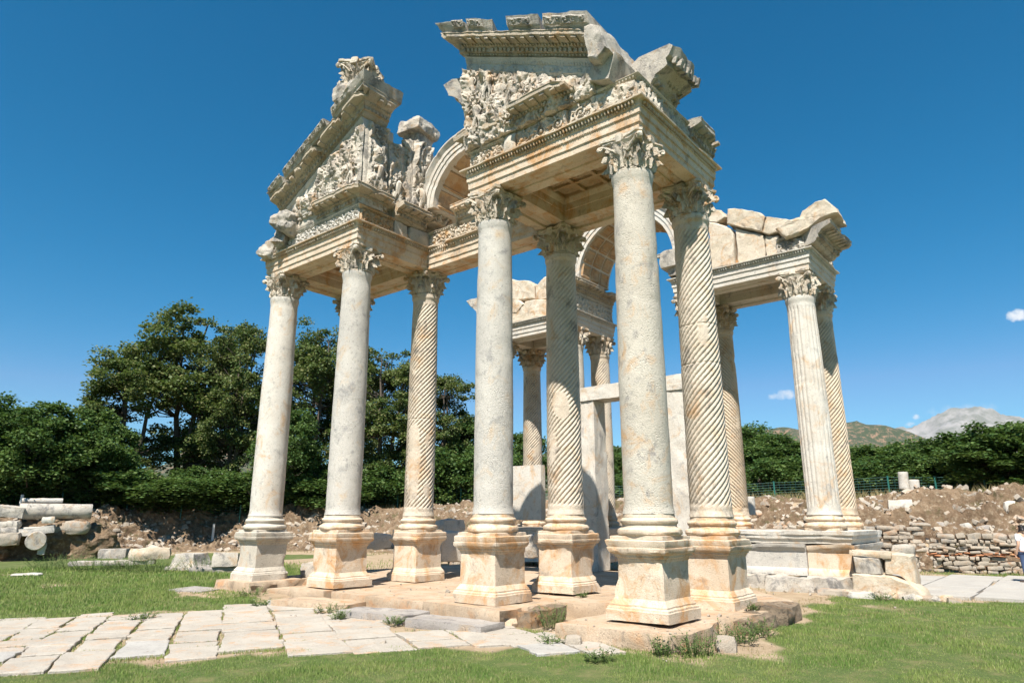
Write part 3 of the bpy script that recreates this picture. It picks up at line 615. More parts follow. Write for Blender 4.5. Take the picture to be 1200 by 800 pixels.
# left half pediment
PL = thing('pediment', 'left half pediment with relief figures under a raking cornice, capital fragment on its tip', 'pediment', (10.9, 16, 10.4), 'halves of the broken front pediment')
zL = lambda y: 11.20+.495*((24.16-y)-6.55)
raked(PL, xp, 17.95, 14.05, zL, -1, 81, ret=.8)
mb = MB(); run(mb, (xp, 17.6, zL(17.6)-.30), (xp, 14.08, zL(14.08)-.30), (-1, 0, 0), [(-1.1, 0), (-.02, 0), (0, .03), (.0, .18), (.05, .22), (.08, .285), (-1.1, .285)], amp=.01, seed=9); mb.obj('frieze_band', M['grey'], PL, smooth=35)
mb = MB(); relief(mb, (xp+.02, 14.06, 10.7), (0, 1, 0), (0, 0, 1), (-1, 0, 0), 3.4, 2.3, .17, 'figures', .022, 91, mask=lambda u, v: v < (zL(14.06+u)-.28-10.7))
for k in range(5):
    for j in range(6):
        c0 = np.array([xp-.02, 14.2+j*.5, 10.8+k*.42]); 
        if c0[2]+.38 < zL(c0[1]+.4)-.32 and (j+k) % 2: tendrils(mb, c0, (0, 1, 0), (0, 0, 1), (-1, 0, 0), .4, .38, .12, k*7+j)
for q_, (yy, zz, hh) in enumerate(((16.1, 10.8, .45), (15.5, 10.8, .65), (14.9, 10.9, .8), (14.4, 10.95, .8), (14.6, 11.8, .6), (15.1, 11.4, .5))): figure(mb, (xp-.06, yy, zz), (0, 0, 1), (0, -1, 0), (-1, 0, 0), hh, q_+9)
mb.rough(.012, 9, 4, 2)
extrude_poly(mb, [(14.05, 10.3), (17.6, 10.3), (17.6, zL(17.6)-.32), (14.05, zL(14.05)-.32)], xp+.03, xp+.9, amp=.015, seed=14)
mb.obj('tympanum', M['relief'], PL, smooth=40)
sima(PL, xp, 17.2, 15.2, zL, 6, top=.2); sima(PL, xp, 18.0, 17.3, zL, 7, top=.14)
sima(PL, xp, 14.95, 14.05, zL, 8, top=.24, mB=1)
mb = MB(); o0 = .43; run(mb, (xp, 14.05, zL(14.05)), (xp+.95, 14.05, zL(14.05)), (0, -1, 0), [(-.4, .47+.1), (o0, .47+.22), (o0+.05, .56+.24), (o0+.12, .71+.26), (o0+.13, .74+.26), (-.2, .86), (-.4, .8)], 1, 0, step=.07, amp=.025, seed=8, chip=.1); mb.rough(.012, 8, 3); mb.obj('sima', M['block'], PL, smooth=35)
mb = MB(); block(mb, (10.5, 14.42, zL(14.05)+.82), (1.15, 1.1, .42), (0, 0, 0), 21, n=22, amp=.06, sc=3, rnd=.2, ridge=.03); mb.obj('tip_stone', M['block'], PL, smooth=40)
mb = capital(77, .66, .36, .2); mb.move(Matrix.Translation((10.5, 14.42, zL(14.05)+1.0))@Matrix.Rotation(.5, 4, 'Z')@Matrix.Diagonal((1.1, 1.1, 1.15, 1))); mb.rough(.012, 9, 3); mb.obj('capital_fragment', M['carved'], PL, smooth=40)
# side relief wall above the left group
SW = thing('relief_wall', 'figure carved wall blocks between the left half pediment and the front arch', 'carved wall', (12, 14.4, 10.5))
def relief_block(par, xa, xb, ya, yb, za, zb_, seed, mt='carved', kind='figures', amp=.14, tops=True):
    mb = MB(); block(mb, ((xa+xb)/2, (ya+yb)/2, (za+zb_)/2), (xb-xa, yb-ya, zb_-za), seed=seed, n=12, amp=.03, rnd=.05)
    relief(mb, (xa+.02, ya-.02, za+.02), (1, 0, 0), (0, 0, 1), (0, -1, 0), xb-xa-.04, zb_-za-.05, amp, kind, .024, seed)
    relief(mb, (xa-.02, ya+.02, za+.02), (0, 1, 0), (0, 0, 1), (-1, 0, 0), yb-ya-.04, zb_-za-.05, amp, kind, .024, seed+1)
    figure(mb, ((xa+xb)/2, ya-.08, za+.05), (0, 0, 1), (1, 0, 0), (0, -1, 0), min(1.05, zb_-za-.3), seed); figure(mb, ((xa+xb)/2+.15, ya-.06, za+1.0), (0, 0, 1), (1, 0, 0), (0, -1, 0), .7, seed+3); tendrils(mb, (xa+.02, ya-.05, za+.05), (1, 0, 0), (0, 0, 1), (0, -1, 0), xb-xa-.05, .34, .08, seed); tendrils(mb, (xa+.02, ya-.05, zb_-.5), (1, 0, 0), (0, 0, 1), (0, -1, 0), xb-xa-.05, .36, .08, seed); figure(mb, (xa-.08, (ya+yb)/2, za+.05), (0, 0, 1), (0, -1, 0), (-1, 0, 0), min(1.0, zb_-za-.4), seed+1); mb.rough(.014, 9, seed, 2)
    return mb.obj('carved_block', M[mt], par, smooth=40)
relief_block(SW, 10.62, 11.35, 14.08, 14.7, 10.75, 12.95, 5, 'relief'); relief_block(SW, 11.42, 12.15, 14.2, 14.8, 10.6, 12.75, 15, 'greywarm')
relief_block(SW, 12.2, 12.95, 13.95, 14.6, 10.55, 13.0, 25, 'relief'); 
mb = MB(); block(mb, (12.6, 14.2, 13.15), (.62, .6, .5), (0, 0, .1), 33, n=18, amp=.05, sc=3, rnd=.1, ridge=.035); block(mb, (12.6, 14.15, 13.5), (.95, .85, .36), (.05, .1, .1), seed=31, n=20, amp=.06, sc=3, rnd=.15, ridge=.04)
eggs(mb, (12.2, 13.74, 13.38), (13.0, 13.74, 13.38), (0, -1, 0), .0, .0, .05, .06, .09, .12)
mb.obj('capital_fragment', M['block'], SW, smooth=45)
relief_block(SW, 13.0, 13.8, 13.9, 14.6, 10.55, 12.6, 35, 'carved')
mb = MB(); relief(mb, (10.6, 13.95, 10.75), (1, 0, 0), (0, 0, 1), (0, -1, 0), .8, .22, .05, 'scroll', .03, 3); block(mb, (11.0, 14.15, 10.86), (.8, .38, .22), seed=2, n=6, amp=.01, rnd=.03); mb.obj('carved_plinth', M['patina'], SW, smooth=40)
# --- beam from the left group to the right group over the second row
EB = thing('entablature_beam', 'sunlit carved beam crossing the middle bay between the left and right front groups', 'beam', (13.5, 12, 9.15))
mb = MB(); A, B = (RX[1]-H, CY[2]-H-.1, 9.13), (RX[1]-H, CY[1]+H+.03, 9.13); run(mb, A, B, (-1, 0, 0), ARCH, 0, 0, amp=.012, seed=5, chip=.25, chip_o=.05); eggs(mb, A, B, (-1, 0, 0), .1, .52, .03, .04, .05, .09, 3)
relief(mb, (RX[1]-H+.28, CY[1]+1, 9.19), (0, 1, 0), (1, 0, 0), (0, 0, -1), 3, .25, .04, 'scroll', .03, 3); mb.obj('architrave', M['warm'], EB, smooth=30)
frieze(EB, (RX[1]-H, CY[2]-H-.12), (RX[1]-H, CY[1]+H+.05), (-1, 0, 0), 9.765, .5, 'carved', 145, 'scroll')
mb = MB(); cornice(mb, (RX[1]-H, 11.0, 10.27), (RX[1]-H, CY[1]+H+.05, 10.27), (-1, 0, 0), 0, 0, .8, 171, sima=False, chip=.3); cornice(mb, (RX[1]-H, 12.9, 10.27), (RX[1]-H, 11.4, 10.27), (-1, 0, 0), 0, 0, .75, 172, sima=False, chip=.6); mb.obj('cornice', M['warm'], EB, smooth=30)
# ------------------------------------------------------------------ arches
def arch(par, cy, cz, ri, ro, xa, xb, a0, a1, mt, mt2, seed, coffers=0):
    n = 64; t = np.linspace(a0, a1, n); e = (ro-ri)
    sec = [(ri, xb), (ri, xa+.0), (ri+.25*e, xa), (ri+.26*e, xa-.03), (ri+.5*e, xa-.03), (ri+.51*e, xa-.06), (ri+.72*e, xa-.06), (ri+.80*e, xa-.10), (ri+.92*e, xa-.16), (ro, xa-.16), (ro+.02, xa-.05), (ro, xb)]
    sec = np.array(sec); G = np.stack([np.repeat(sec[None, :, 1], n, 0), cy+sec[None, :, 0]*np.cos(t)[:, None], cz+sec[None, :, 0]*np.sin(t)[:, None]], -1)
    # voussoir joints
    nv = max(3, int(round((a1-a0)*ri/.62))); ph = (t-a0)/(a1-a0)*nv; j = np.abs(ph-np.round(ph))
    r = np.sqrt((G[..., 1]-cy)**2+(G[..., 2]-cz)**2); cut = np.where((j < .035), .02, 0)[:, None]*np.where(np.arange(len(sec)) == len(sec)-1, 0, 1)
    G[..., 0] += cut*.8
    G = G+.01*np.stack([fbm(G*2.3+q, seed+q, 3) for q in (1, 2, 3)], -1)
    mb = MB(); mb.grid(G, wv=True); m = len(sec); mb.add(G[0], [tuple(range(m))]); mb.add(G[-1], [tuple(range(m))[::-1]])
    mb.obj('archivolt', M[mt], par, smooth=32)
    mb = MB(); lu = (a1-a0)*ri
    for iv in range(nv):
        b0, b1 = a0+(a1-a0)*(iv+.06)/nv, a0+(a1-a0)*(iv+.94)/nv
        for q in range(coffers or 1):
            w0, w1 = xa+.1+(xb-xa-.2)*(q+.06)/(coffers or 1), xa+.1+(xb-xa-.2)*(q+.94)/(coffers or 1)
            K = 14; tt, xx = np.meshgrid(np.linspace(b0, b1, K), np.linspace(w0, w1, K), indexing='ij')
            u = (tt-b0)*ri; v = xx-w0; h = carve_scroll(u, v, w1-w0, seed)*.5+.6*ridged(np.stack([xx*6, tt*9, 0*tt+iv], -1), seed, 2)*.5
            e = np.minimum(np.minimum(tt-b0, b1-tt), np.minimum(xx-w0, w1-xx)); fr = np.where(e < .06, 1.0, .15+.5*h); fr = np.where(e < 1e-6, 0, fr)
            rr = ri+.004-.07*fr
            mb.grid(np.stack([xx, cy+rr*np.cos(tt), cz+rr*np.sin(tt)], -1), flip=True)
    mb.obj('soffit_carving', M[mt2], par, smooth=35)
A1 = thing('arch', 'broken round arch with moulded face springing behind the front pediment', 'arch', (13.2, 12.08, 10.8))
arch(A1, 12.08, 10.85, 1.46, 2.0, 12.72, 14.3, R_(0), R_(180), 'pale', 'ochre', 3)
A2 = thing('arch', 'large coffered round arch joining the two far groups of columns', 'arch', (22.2, 12.05, 11.1))
arch(A2, 12.0, 11.12, 2.02, 2.58, 21.15, 23.35, R_(1), R_(179), 'pale', 'ochre', 5, coffers=3)
# ------------------------------------------------------------------ far groups
x0, x1, y0, y1 = RX[2]-.4, RX[3]+H, CY[0]-H-.06, CY[1]+H
zq = 9.42
EQ = thing('entablature', 'stepped sunlit beams over the far right column group, carrying rough stones', 'entablature', (22.4, 7.7, zq), 'entablatures of the gateway')
architrave_ring(EQ, x0, x1, y0, y1, zq, 'pale', 221)
mb = MB(); block(mb, (22.4, 7.7, zq+.75), (x1-x0-.5, y1-y0-.5, .22), seed=3, n=8, amp=.02, rnd=.03); mb.obj('ceiling', M['ochre'], EQ)
frieze(EQ, (x0, y0), (x1, y0), (0, -1, 0), zq+.635, .5, 'carved', 241, 'scroll', e=(1, 0)); frieze(EQ, (x0, y0+.9), (x0, y0), (-1, 0, 0), zq+.635, .5, 'block', 242, 'figures', e=(0, 1))
mb = MB(); cornice(mb, (x0, y1+.1, zq+1.1), (x0, y1-1.0, zq+1.1), (-1, 0, 0), .9, 0, .8, 243, sima=False, chip=.5); mb.obj('cornice', M['block'], EQ, smooth=30)
def stone_poly(poly, xa, xb, label, seed, group='rough wall stones on the far right group', mt='rubble2', axis='X'):
    mb = MB(); extrude_poly(mb, poly, xa, xb, axis=axis, amp=.02, seed=seed); mb.rough(.012, 9, seed, 2); o = mb.obj('wall_stone', M[mt], None, smooth=24); o['label'] = label; o['category'] = 'stone block'; o['group'] = group; return o
M['rubble2'] = marble('rough_wall_stone', (.64, .56, .45), (.54, .45, .33), (.50, .30, .15), .6, (.30, .25, .20), .4, pit=.6, bump=.9)
# ------------------------------------------------------------------ STONES_HERE
stone_poly([(8.57, 11.9), (8.22, 11.73), (7.79, 11.4), (7.7, 11.18), (7.76, 10.06), (8.57, 10.06)], 21.05, 21.7, 'tall cream upright stone on the far right beams, beside the arch foot', 1)
stone_poly([(9.9, 11.3), (8.62, 11.3), (8.6, 10.06), (9.9, 10.06)], 21.1, 21.7, 'broad stone partly behind the two jointed spiral column, next to the tall cream upright stone', 11)
stone_poly([(9.3, 12.55), (8.51, 12.4), (8.1, 12.21), (7.9, 11.87), (8.2, 11.75), (8.57, 11.92), (9.3, 11.33)], 21.1, 21.7, 'broken stone topping the tall cream upright at the top left of the far stones', 2)
stone_poly([(7.85, 12.12), (7.58, 12.08), (6.76, 11.64), (6.59, 11.48), (6.75, 10.95), (7.9, 11.58)], 21.0, 21.7, 'long orange stained stone lying on top of the far right stone course', 3)
stone_poly([(7.66, 11.4), (6.83, 10.97), (6.72, 10.8), (6.75, 10.06), (7.68, 10.06)], 21.1, 21.7, 'squarish chipped stone directly under the long orange stained one', 4)
stone_poly([(6.56, 11.47), (5.97, 11.21), (5.7, 11.0), (5.8, 10.8), (6.55, 10.82), (6.73, 10.95)], 21.0, 21.7, 'pointed stone right of the long orange stained one', 5)
stone_poly([(6.70, 10.86), (6.23, 10.72), (6.23, 10.06), (6.70, 10.06)], 21.1, 21.7, 'small upright stone under the pointed stone', 6)
stone_poly([(6.2, 10.75), (5.9, 10.7), (5.88, 10.06), (6.2, 10.06)], 21.08, 21.7, 'narrow stone beside the corner on the far right beams', 7)
t = thing('cornice_block', 'big broken cornice block crowning the far right corner of the gateway', 'cornice block', (21.6, 5.2, 10.5), 'loose cornice blocks')
mb = MB(); extrude_poly(mb, [(6.24, 10.86), (5.9, 10.98), (5.44, 11.02), (5.35, 11.21), (4.95, 11.4), (4.7, 11.42), (4.5, 11.2), (4.42, 10.88), (4.76, 10.8), (5.23, 10.56), (5.96, 10.45)], 20.75, 22.1, amp=.045, seed=8); mb.obj('broken_top', M['rubble2'], t, smooth=40)
mb = MB(); cornice(mb, (20.8, 5.15, 10.12), (22.9, 5.15, 10.12), (0, -1, 0), .6, 0, 1.35, 33, chip=.3, back=-.9, sima=False); mb.rough(.02, 3, 2); mb.obj('moulding', M['block'], t, smooth=32)
t = thing('cornice_block', 'moulded bracket like stone at the right foot of the far arch', 'cornice block', (21, 9.9, 10.5), 'loose cornice blocks')
mb = MB(); block(mb, (21.15, 9.95, 10.72), (1.1, .62, .62), seed=4, n=10, amp=.05, rnd=.3); block(mb, (21.2, 9.85, 10.3), (.9, .42, .4), seed=5, n=8, amp=.04, rnd=.2); mb.obj('moulding', M['block'], t, smooth=40)
# far left group (behind the middle columns)
x0, x1, y0, y1 = RX[2]-.4, RX[3]+H, CY[2]-H, CY[3]+H; zq = 9.14
EK = thing('entablature', 'tall beams, frieze and cornice over the far left column group, under the arch foot', 'entablature', (22.4, 16.4, zq), 'entablatures of the gateway')
architrave_ring(EK, x0, x1, y0, y1, zq, 'pale', 321)
mb = MB(); block(mb, (22.4, 16.4, zq+.75), (x1-x0-.5, y1-y0-.5, .22), seed=3, n=8, amp=.02, rnd=.03); mb.obj('ceiling', M['ochre'], EK)
frieze(EK, (x0, y0), (x1, y0), (0, -1, 0), zq+.635, .75, 'greywarm', 341, 'scroll', e=(1, 0)); frieze(EK, (x0, y0+1.0), (x0, y0), (-1, 0, 0), zq+.635, .75, 'greywarm', 342, 'scroll', e=(0, 1))
mb = MB(); cornice(mb, (x0, y0+.9, zq+1.39), (x0, y0, zq+1.39), (-1, 0, 0), 0, 1, .9, 343, sima=False); cornice(mb, (x0, y0, zq+1.39), (x1, y0, zq+1.39), (0, -1, 0), 1, 0, .9, 344, sima=False); mb.obj('cornice', M['patina'], EK, smooth=30)
G2 = 'rough stones on the far left group'
stone_poly([(17.6, 11.9), (17.25, 11.73), (16.9, 11.66), (16.56, 11.56), (16.2, 11.25), (16.2, 10.66), (17.5, 10.87)], 21.1, 21.9, 'pale ragged stone with a pointed tip on the far left beams', 21, G2)
stone_poly([(16.17, 11.25), (15.67, 11.55), (15.5, 11.5), (15.5, 10.5), (16.12, 10.6)], 21.1, 21.9, 'rounded stone right of the ragged stone on the far left beams', 22, G2)
stone_poly([(17.5, 10.85), (16.98, 10.78), (16.64, 10.5), (17.0, 10.2), (17.5, 10.25)], 20.95, 21.7, 'reddish stone under the pale ragged stone', 23, G2)
stone_poly([(16.62, 10.62), (16.02, 10.6), (15.5, 10.5), (15.5, 9.8), (17.5, 9.8), (17.5, 10.22), (16.9, 10.3)], 20.98, 21.7, 'long low stone lying on the beams below the rounded stone', 24, G2)
stone_poly([(18.2, 10.9), (17.55, 10.85), (17.55, 9.8), (18.6, 9.8), (18.6, 10.6)], 21.05, 21.8, 'stone behind the top of the smooth middle shaft', 25, G2)
t = thing('cornice_block', 'thin pointed cornice tip poking out left of the smooth middle shaft', 'cornice block', (20.9, 19.5, 10.9), 'loose cornice blocks')
mb = MB(); extrude_poly(mb, [(19.95, 11.32), (18.3, 11.3), (18.3, 10.2), (19.1, 10.2), (19.3, 10.7), (19.5, 10.85), (19.75, 11.1)], 20.85, 22.2, amp=.03, seed=5); mb.obj('moulding', M['block'], t, smooth=40)
# ------------------------------------------------------------------ doorway frame in the middle
t = thing('doorway_frame', 'plain pale stone door frame with a lintel standing in the middle of the gateway', 'doorway', (20.3, 11.4, .2))
def jamb(ya, yb, za, zb_, seed, nm='jamb', xa=18.5, xb=19.1, mt='pale', par=t):
    mb = MB(); block(mb, ((xa+xb)/2, (ya+yb)/2, (za+zb_)/2), (xb-xa, abs(yb-ya), zb_-za), seed=seed, n=34, amp=.03, sc=3, rnd=.02, ridge=.006); return mb.obj(nm, M[mt], par, smooth=40)
jamb(12.80, 13.33, .2, 5.93, 3, xa=20.0, xb=20.75); jamb(9.42, 10.0, .2, 5.93, 4, xa=20.0, xb=20.7); jamb(9.3, 13.45, 5.935, 6.42, 5, 'lintel', xa=19.95, xb=20.75)
mb = MB(); block(mb, (20.5, 16.1, 2.85), (.25, 1.35, 2.0), seed=6, n=14, amp=.015, rnd=.02); o = mb.obj('marble_slab', M['pale'], smooth=40); o['label'] = 'upright plain marble slab standing between the smooth and brown middle columns'; o['category'] = 'slab'
mb = MB(); block(mb, (21.0, 13.62, 3.0), (.5, .34, 5.2), (0, .02, 0), 16, n=22, amp=.03, rnd=.04); o = mb.obj('pillar', M['ochre'], smooth=40); o['label'] = 'rough ochre pillar strip touching the left edge of the pale doorway jamb'; o['category'] = 'pillar'
# ------------------------------------------------------------------ podium of the far groups
def podium(name, label, xa, xb, ya, yb, seed, splits, mats, shown=True):
    T = thing(name, label, 'podium', ((xa+xb)/2, (ya+yb)/2, -.1), 'podiums of the rear columns')
    # profile heights relative to the ground
    low = [(-.5, .36), (.06, .36), (.06, .46), (.03, .52), (.0, .56), (0, 1.0), (.03, 1.03), (.05, 1.07), (.10, 1.12), (.12, 1.20), (-.5, 1.22)]
    up = [(-.5, 1.222), (.02, 1.222), (.03, 1.30), (.05, 1.33), (.09, 1.36), (.10, 1.44), (.14, 1.47), (.15, 1.57), (-.5, 1.58)]
    for i, (a, b) in enumerate(zip(splits[:-1], splits[1:])):
        mb = MB(); pj = .06 if i % 2 else 0; run(mb, (xa-pj, b-.008, 0), (xa-pj, a+.008, 0), (-1, 0, 0), low, 0, 1 if i == 0 else 0, amp=.012, seed=seed+i, chip=.12, chip_o=.04); mb.obj('podium_block', M[mats[i % len(mats)]], T, smooth=30)
    mb = MB(); run(mb, (xa-.03, yb, 0), (xa-.03, ya, 0), (-1, 0, 0), up, 0, 1, amp=.012, seed=seed+8, chip=.15, chip_o=.08); run(mb, (xa-.03, ya, 0), (xb, ya, 0), (0, -1, 0), up, 1, 0, amp=.012, seed=seed+9, chip=.15, chip_o=.08); mb.obj('cornice', M['pale'], T, smooth=30)
    mb = MB(); run(mb, (xa, ya, 0), (xb, ya, 0), (0, -1, 0), low, 1, 0, amp=.012, seed=seed+7, chip=.1); mb.obj('podium_block', M['pale'], T, smooth=30)
    mb = MB(); box(mb, ((xa+xb)/2+.2, (ya+yb)/2+.15, .95), ((xb-xa)/2-.15, (yb-ya)/2-.2, .62)); mb.obj('core', M['rubble'], T)
    return T
podium('podium', 'moulded grey and cream podium under the far right columns', 20.78, 24.1, 5.14, 10.3, 401, [5.14, 6.32, 8.3, 10.3], ['warm', 'grey', 'grey'])
podium('podium', 'moulded podium under the far left columns, seen between the middle front columns', 20.78, 24.1, 13.8, 18.9, 431, [13.8, 15.2, 17.1, 18.9], ['pale', 'pale', 'greywarm'])
# ------------------------------------------------------------------ loose stones
def stone(name, label, cat, c, dims, rot, seed, mt='block', group=None, n=10, amp=.04, rnd=.12, ridge=0, sm=45):
    mb = MB(); block(mb, (0, 0, 0), dims, seed=seed, n=n, amp=amp, rnd=rnd, ridge=ridge)
    o = mb.obj(name, M[mt], smooth=sm); o.location = c; o.rotation_euler = rot; o['label'] = label; o['category'] = cat
    if group: o['group'] = group
    return o
G3 = 'foundation stones at the right podium'
stone('foundation_stone', 'rough dark based grey stone under the left end of the right podium', 'stone block', (20.75, 7.9, .06), (.8, 1.3, .55), (0, 0, .05), 1, 'block', G3, amp=.08, ridge=.02)
stone('foundation_stone', 'pale wedge shaped rock jutting out below the right podium', 'stone block', (20.35, 6.75, .06), (1.1, 1.2, .5), (0, .05, .3), 2, 'block', G3, amp=.10, ridge=.03)
stone('foundation_stone', 'bluish stone under the front corner of the right podium', 'stone block', (20.45, 5.75, .08), (.9, .8, .5), (0, 0, -.2), 3, 'block', G3, amp=.09, ridge=.02)
stone('foundation_stone', 'flat orange stone lying in front of the right podium corner', 'stone block', (19.9, 5.3, .0), (.6, 1.0, .22), (0, 0, .1), 4, 'rubble', G3, amp=.05)
stone('foundation_stone', 'small grey cobble in front of the curved orange stone', 'stone block', (19.6, 4.75, -.0), (.4, .6, .26), (0, 0, .4), 5, 'grey', G3, amp=.05, rnd=.5)
mb = MB(); extrude_poly(mb, [(5.05, -.05), (3.35, -.05), (3.45, .18), (3.7, .36), (4.1, .46), (5.05, .50)], 20.1, 20.9, amp=.03, seed=3); o = mb.obj('curved_stone', M['rubble2'], smooth=40); o['label'] = 'long orange curved top stone lowest in the rubble right of the podium'; o['category'] = 'stone block'; o['group'] = G3
mb = MB(); extrude_poly(mb, [(5.0, .51), (4.35, .51), (4.35, .86), (5.0, .9)], 20.3, 21, amp=.04, seed=5); o = mb.obj('rubble_block', M['block'], smooth=40); o['label'] = 'grey brown block resting on the long orange curved stone'; o['category'] = 'stone block'; o['group'] = G3
mb = MB(); extrude_poly(mb, [(4.32, .52), (4.0, .50), (3.75, .3), (3.58, .12), (3.62, .98), (4.25, 1.05)], 20.4, 20.95, amp=.03, seed=9); o = mb.obj('rubble_block', M['rubble2'], smooth=40); o['label'] = 'upright rough grey block at the right end of the podium rubble'; o['category'] = 'stone block'; o['group'] = G3
stone('slab_stone', 'thin slab on top of the podium rubble', 'slab', (20.8, 4.6, 1.0), (.9, 1.0, .14), (0.05, 0, 0), 14, 'rubble2', G3, amp=.03)
stone('slab_stone', 'round ended dark stone behind the upright grey block', 'stone block', (21.4, 4.0, 1.0), (.4, .5, .4), (0, 0, .2), 15, 'block', G3, amp=.06, rnd=.5)
OR = ['first', 'second', 'third', 'fourth', 'fifth', 'sixth', 'seventh', 'eighth', 'ninth', 'tenth', 'eleventh', 'twelfth', 'thirteenth', 'fourteenth', 'fifteenth', 'sixteenth']
for i in range(16):
    a = (i+.5)/16; stone('rubble_stone', OR[i]+' small rubble stone from the left at the foot of the right podium', 'stone', (20.0+rng.normal()*.15-.2*(1-a), 5.6-2.9*a, -.02), tuple(rng.uniform(.14, .34, 3)), tuple(rng.uniform(-.4, .4, 3)), 60+i, ['rubble', 'block', 'rubble2'][i % 3], 'small rubble at the podium foot', n=4, amp=.03, rnd=.4)
stone('rotten_stone', 'dark pitted boulder like stone at the right end of the nearest platform block', 'rock', (14.0, 4.95, .05), (1.0, .6, .42), (0, 0, .1), 71, 'dark_rock', 'dark pitted platform ends', n=22, amp=.07, rnd=.25, ridge=.05)
stone('rotten_stone', 'dark pitted stone leaning on the right face of the nearest platform block', 'rock', (12.7, 4.95, .03), (1.2, .45, .34), (0, 0, -.05), 72, 'dark_rock', 'dark pitted platform ends', n=22, amp=.06, rnd=.25, ridge=.05)
stone('rotten_stone', 'dark pitted stone end beside the little shrub, under the smooth middle column', 'rock', (10.9, 8.32, .02), (1.1, .4, .46), (0, 0, .0), 73, 'dark_rock', 'dark pitted platform ends', n=22, amp=.06, rnd=.2, ridge=.05)

# ------------------------------------------------------------------ stepped platform of the front groups
def plat(label, poly, z0, z1, seed, mt='plat', amp=.03, name='platform_block', cat='platform', group='platform blocks under the front columns', rag=None):
    mb = MB(); P = []
    k = len(poly)
    for i in range(k):
        a, b = np.array(poly[i], float), np.array(poly[(i+1) % k], float); m = max(1, int(np.linalg.norm(b-a)/.12))
        for j in range(m): P.append(a+(b-a)*j/m)
    P = np.array(P); nz_ = 6; zs = np.linspace(z0, z1, nz_); G = np.zeros((nz_, len(P), 3)); G[..., :2] = P[None]; G[..., 2] = zs[:, None]
    cen = P.mean(0); dn = P-cen; dn /= np.linalg.norm(dn, axis=1, keepdims=True)
    f = fbm(G*2.4+seed, seed, 4)
    G[..., :2] += dn[None]*(amp*f)[..., None]*(1+2*np.clip(fbm(G*.8+seed, seed+3, 2), 0, 1)[..., None])
    if rag is not None: msk = rag(P[:, 0], P[:, 1]); G[..., :2] -= dn[None]*((.10*ridged(G*3.3, seed, 3)+.06)*msk[None])[..., None]
    G[-1, :, :2] -= dn*.02
    mb.grid(G, wv=True, flip=False)
    # top as a grid of rings to the centre
    rings = []; T = G[-1]
    for s in np.linspace(0, .97, 9): R = T*(1-s)+np.array([*cen, z1])*s; R[:, 2] = z1+.018*fbm(R*2.2+seed, seed+1, 4)*min(1, s*4)+.0; rings.append(R)
    rings = np.array(rings); mb.grid(rings, wv=True); mb.add(rings[-1], [tuple(range(len(P)))])
    area = sum(poly[i][0]*poly[(i+1) % k][1]-poly[(i+1) % k][0]*poly[i][1] for i in range(k))
    o = mb.obj(name, M[mt], smooth=40)
    if area < 0: o.data.flip_normals()
    o['label'] = label; o['category'] = cat; o['group'] = group; return o
plat('large broken platform block with plants at its foot, under the nearest pedestal', [(9.68, 7.05), (9.72, 5.05), (10.05, 4.85), (12.2, 4.92), (13.2, 4.75), (14.5, 4.95), (14.6, 6.5), (13.8, 7.0), (11.9, 7.0), (10.4, 7.1)], -.1, .245, 3, amp=.05, rag=lambda x, y: np.clip((x-10.6)/.4, 0, 1)*(y < 5.4))
plat('pale platform block with a dark rotten end, under the smooth middle column', [(10.15, 10.75), (10.0, 8.55), (10.3, 8.35), (11.9, 8.3), (12.0, 10.6)], -.1, .285, 5, amp=.035, rag=lambda x, y: ((y < 8.5)*1.0))
plat('worn pale paving platform between the middle and left hand columns', [(10.25, 14.0), (10.18, 12.4), (10.2, 10.78), (12.02, 10.65), (12.0, 8.3), (13.1, 7.4), (14.6, 7.0), (14.7, 15.6), (11.8, 15.4), (11.7, 14.2)], -.1, .255, 7, amp=.03)
plat('platform block under the left hand group\'s near pedestal', [(10.05, 15.35), (10.1, 14.02), (11.65, 14.1), (11.75, 15.4)], -.1, .275, 8, amp=.02)
plat('high corner block with a pitted dark side, under the leftmost column', [(10.12, 19.05), (10.15, 17.35), (11.85, 17.3), (11.9, 19.0)], -.15, .265, 9, amp=.025, rag=lambda x, y: (y < 17.5)*.6)
plat('sunken stone strip joining the leftmost pedestals', [(10.6, 17.3), (10.6, 15.4), (12, 15.4), (12, 17.3)], -.1, .10, 10, amp=.03)
plat('inner floor of worn slabs between the front and rear columns', [(14.65, 19.2), (14.65, 4.95), (15.8, 5.2), (19.8, 8.6), (20.7, 11), (20.7, 19)], -.1, .20, 11, amp=.05)
plat('floor block under the back pedestals of the left hand group', [(12.1, 19.0), (12.05, 15.45), (14.55, 15.65), (14.6, 19)], -.1, .24, 12, amp=.03)
G5 = 'loose step blocks before the platform'
stone('step_block', 'long grey step block with a grassy end, before the left hand columns', 'step block', (9.75, 13.55, .03), (1.0, 2.1, .22), (0, .02, .28), 21, 'plat', G5, n=12, amp=.03, rnd=.03)
stone('step_block', 'middle bluish step block lying free before the platform', 'step block', (9.45, 11.15, .05), (.8, 1.75, .17), (0, 0, .14), 22, 'bluegrey', G5, n=12, amp=.03, rnd=.04)
stone('step_block', 'right hand grey step block touching the platform under the smooth middle column', 'step block', (9.5, 9.2, .05), (.72, 1.75, .16), (0, .02, .1), 23, 'bluegrey', G5, n=12, amp=.03, rnd=.04)
stone('rock', 'single yellow rock against the nearest platform block\'s left front', 'rock', (9.45, 6.55, .03), (.28, .25, .2), (0, 0, .5), 24, 'rubble', None, n=6, amp=.03, rnd=.5)
stone('rock', 'brown rock leaning on the right side of the nearest platform block', 'rock', (10.6, 4.55, .05), (.32, .28, .26), (0, .3, .5), 25, 'rubble', None, n=6, amp=.04, rnd=.4)
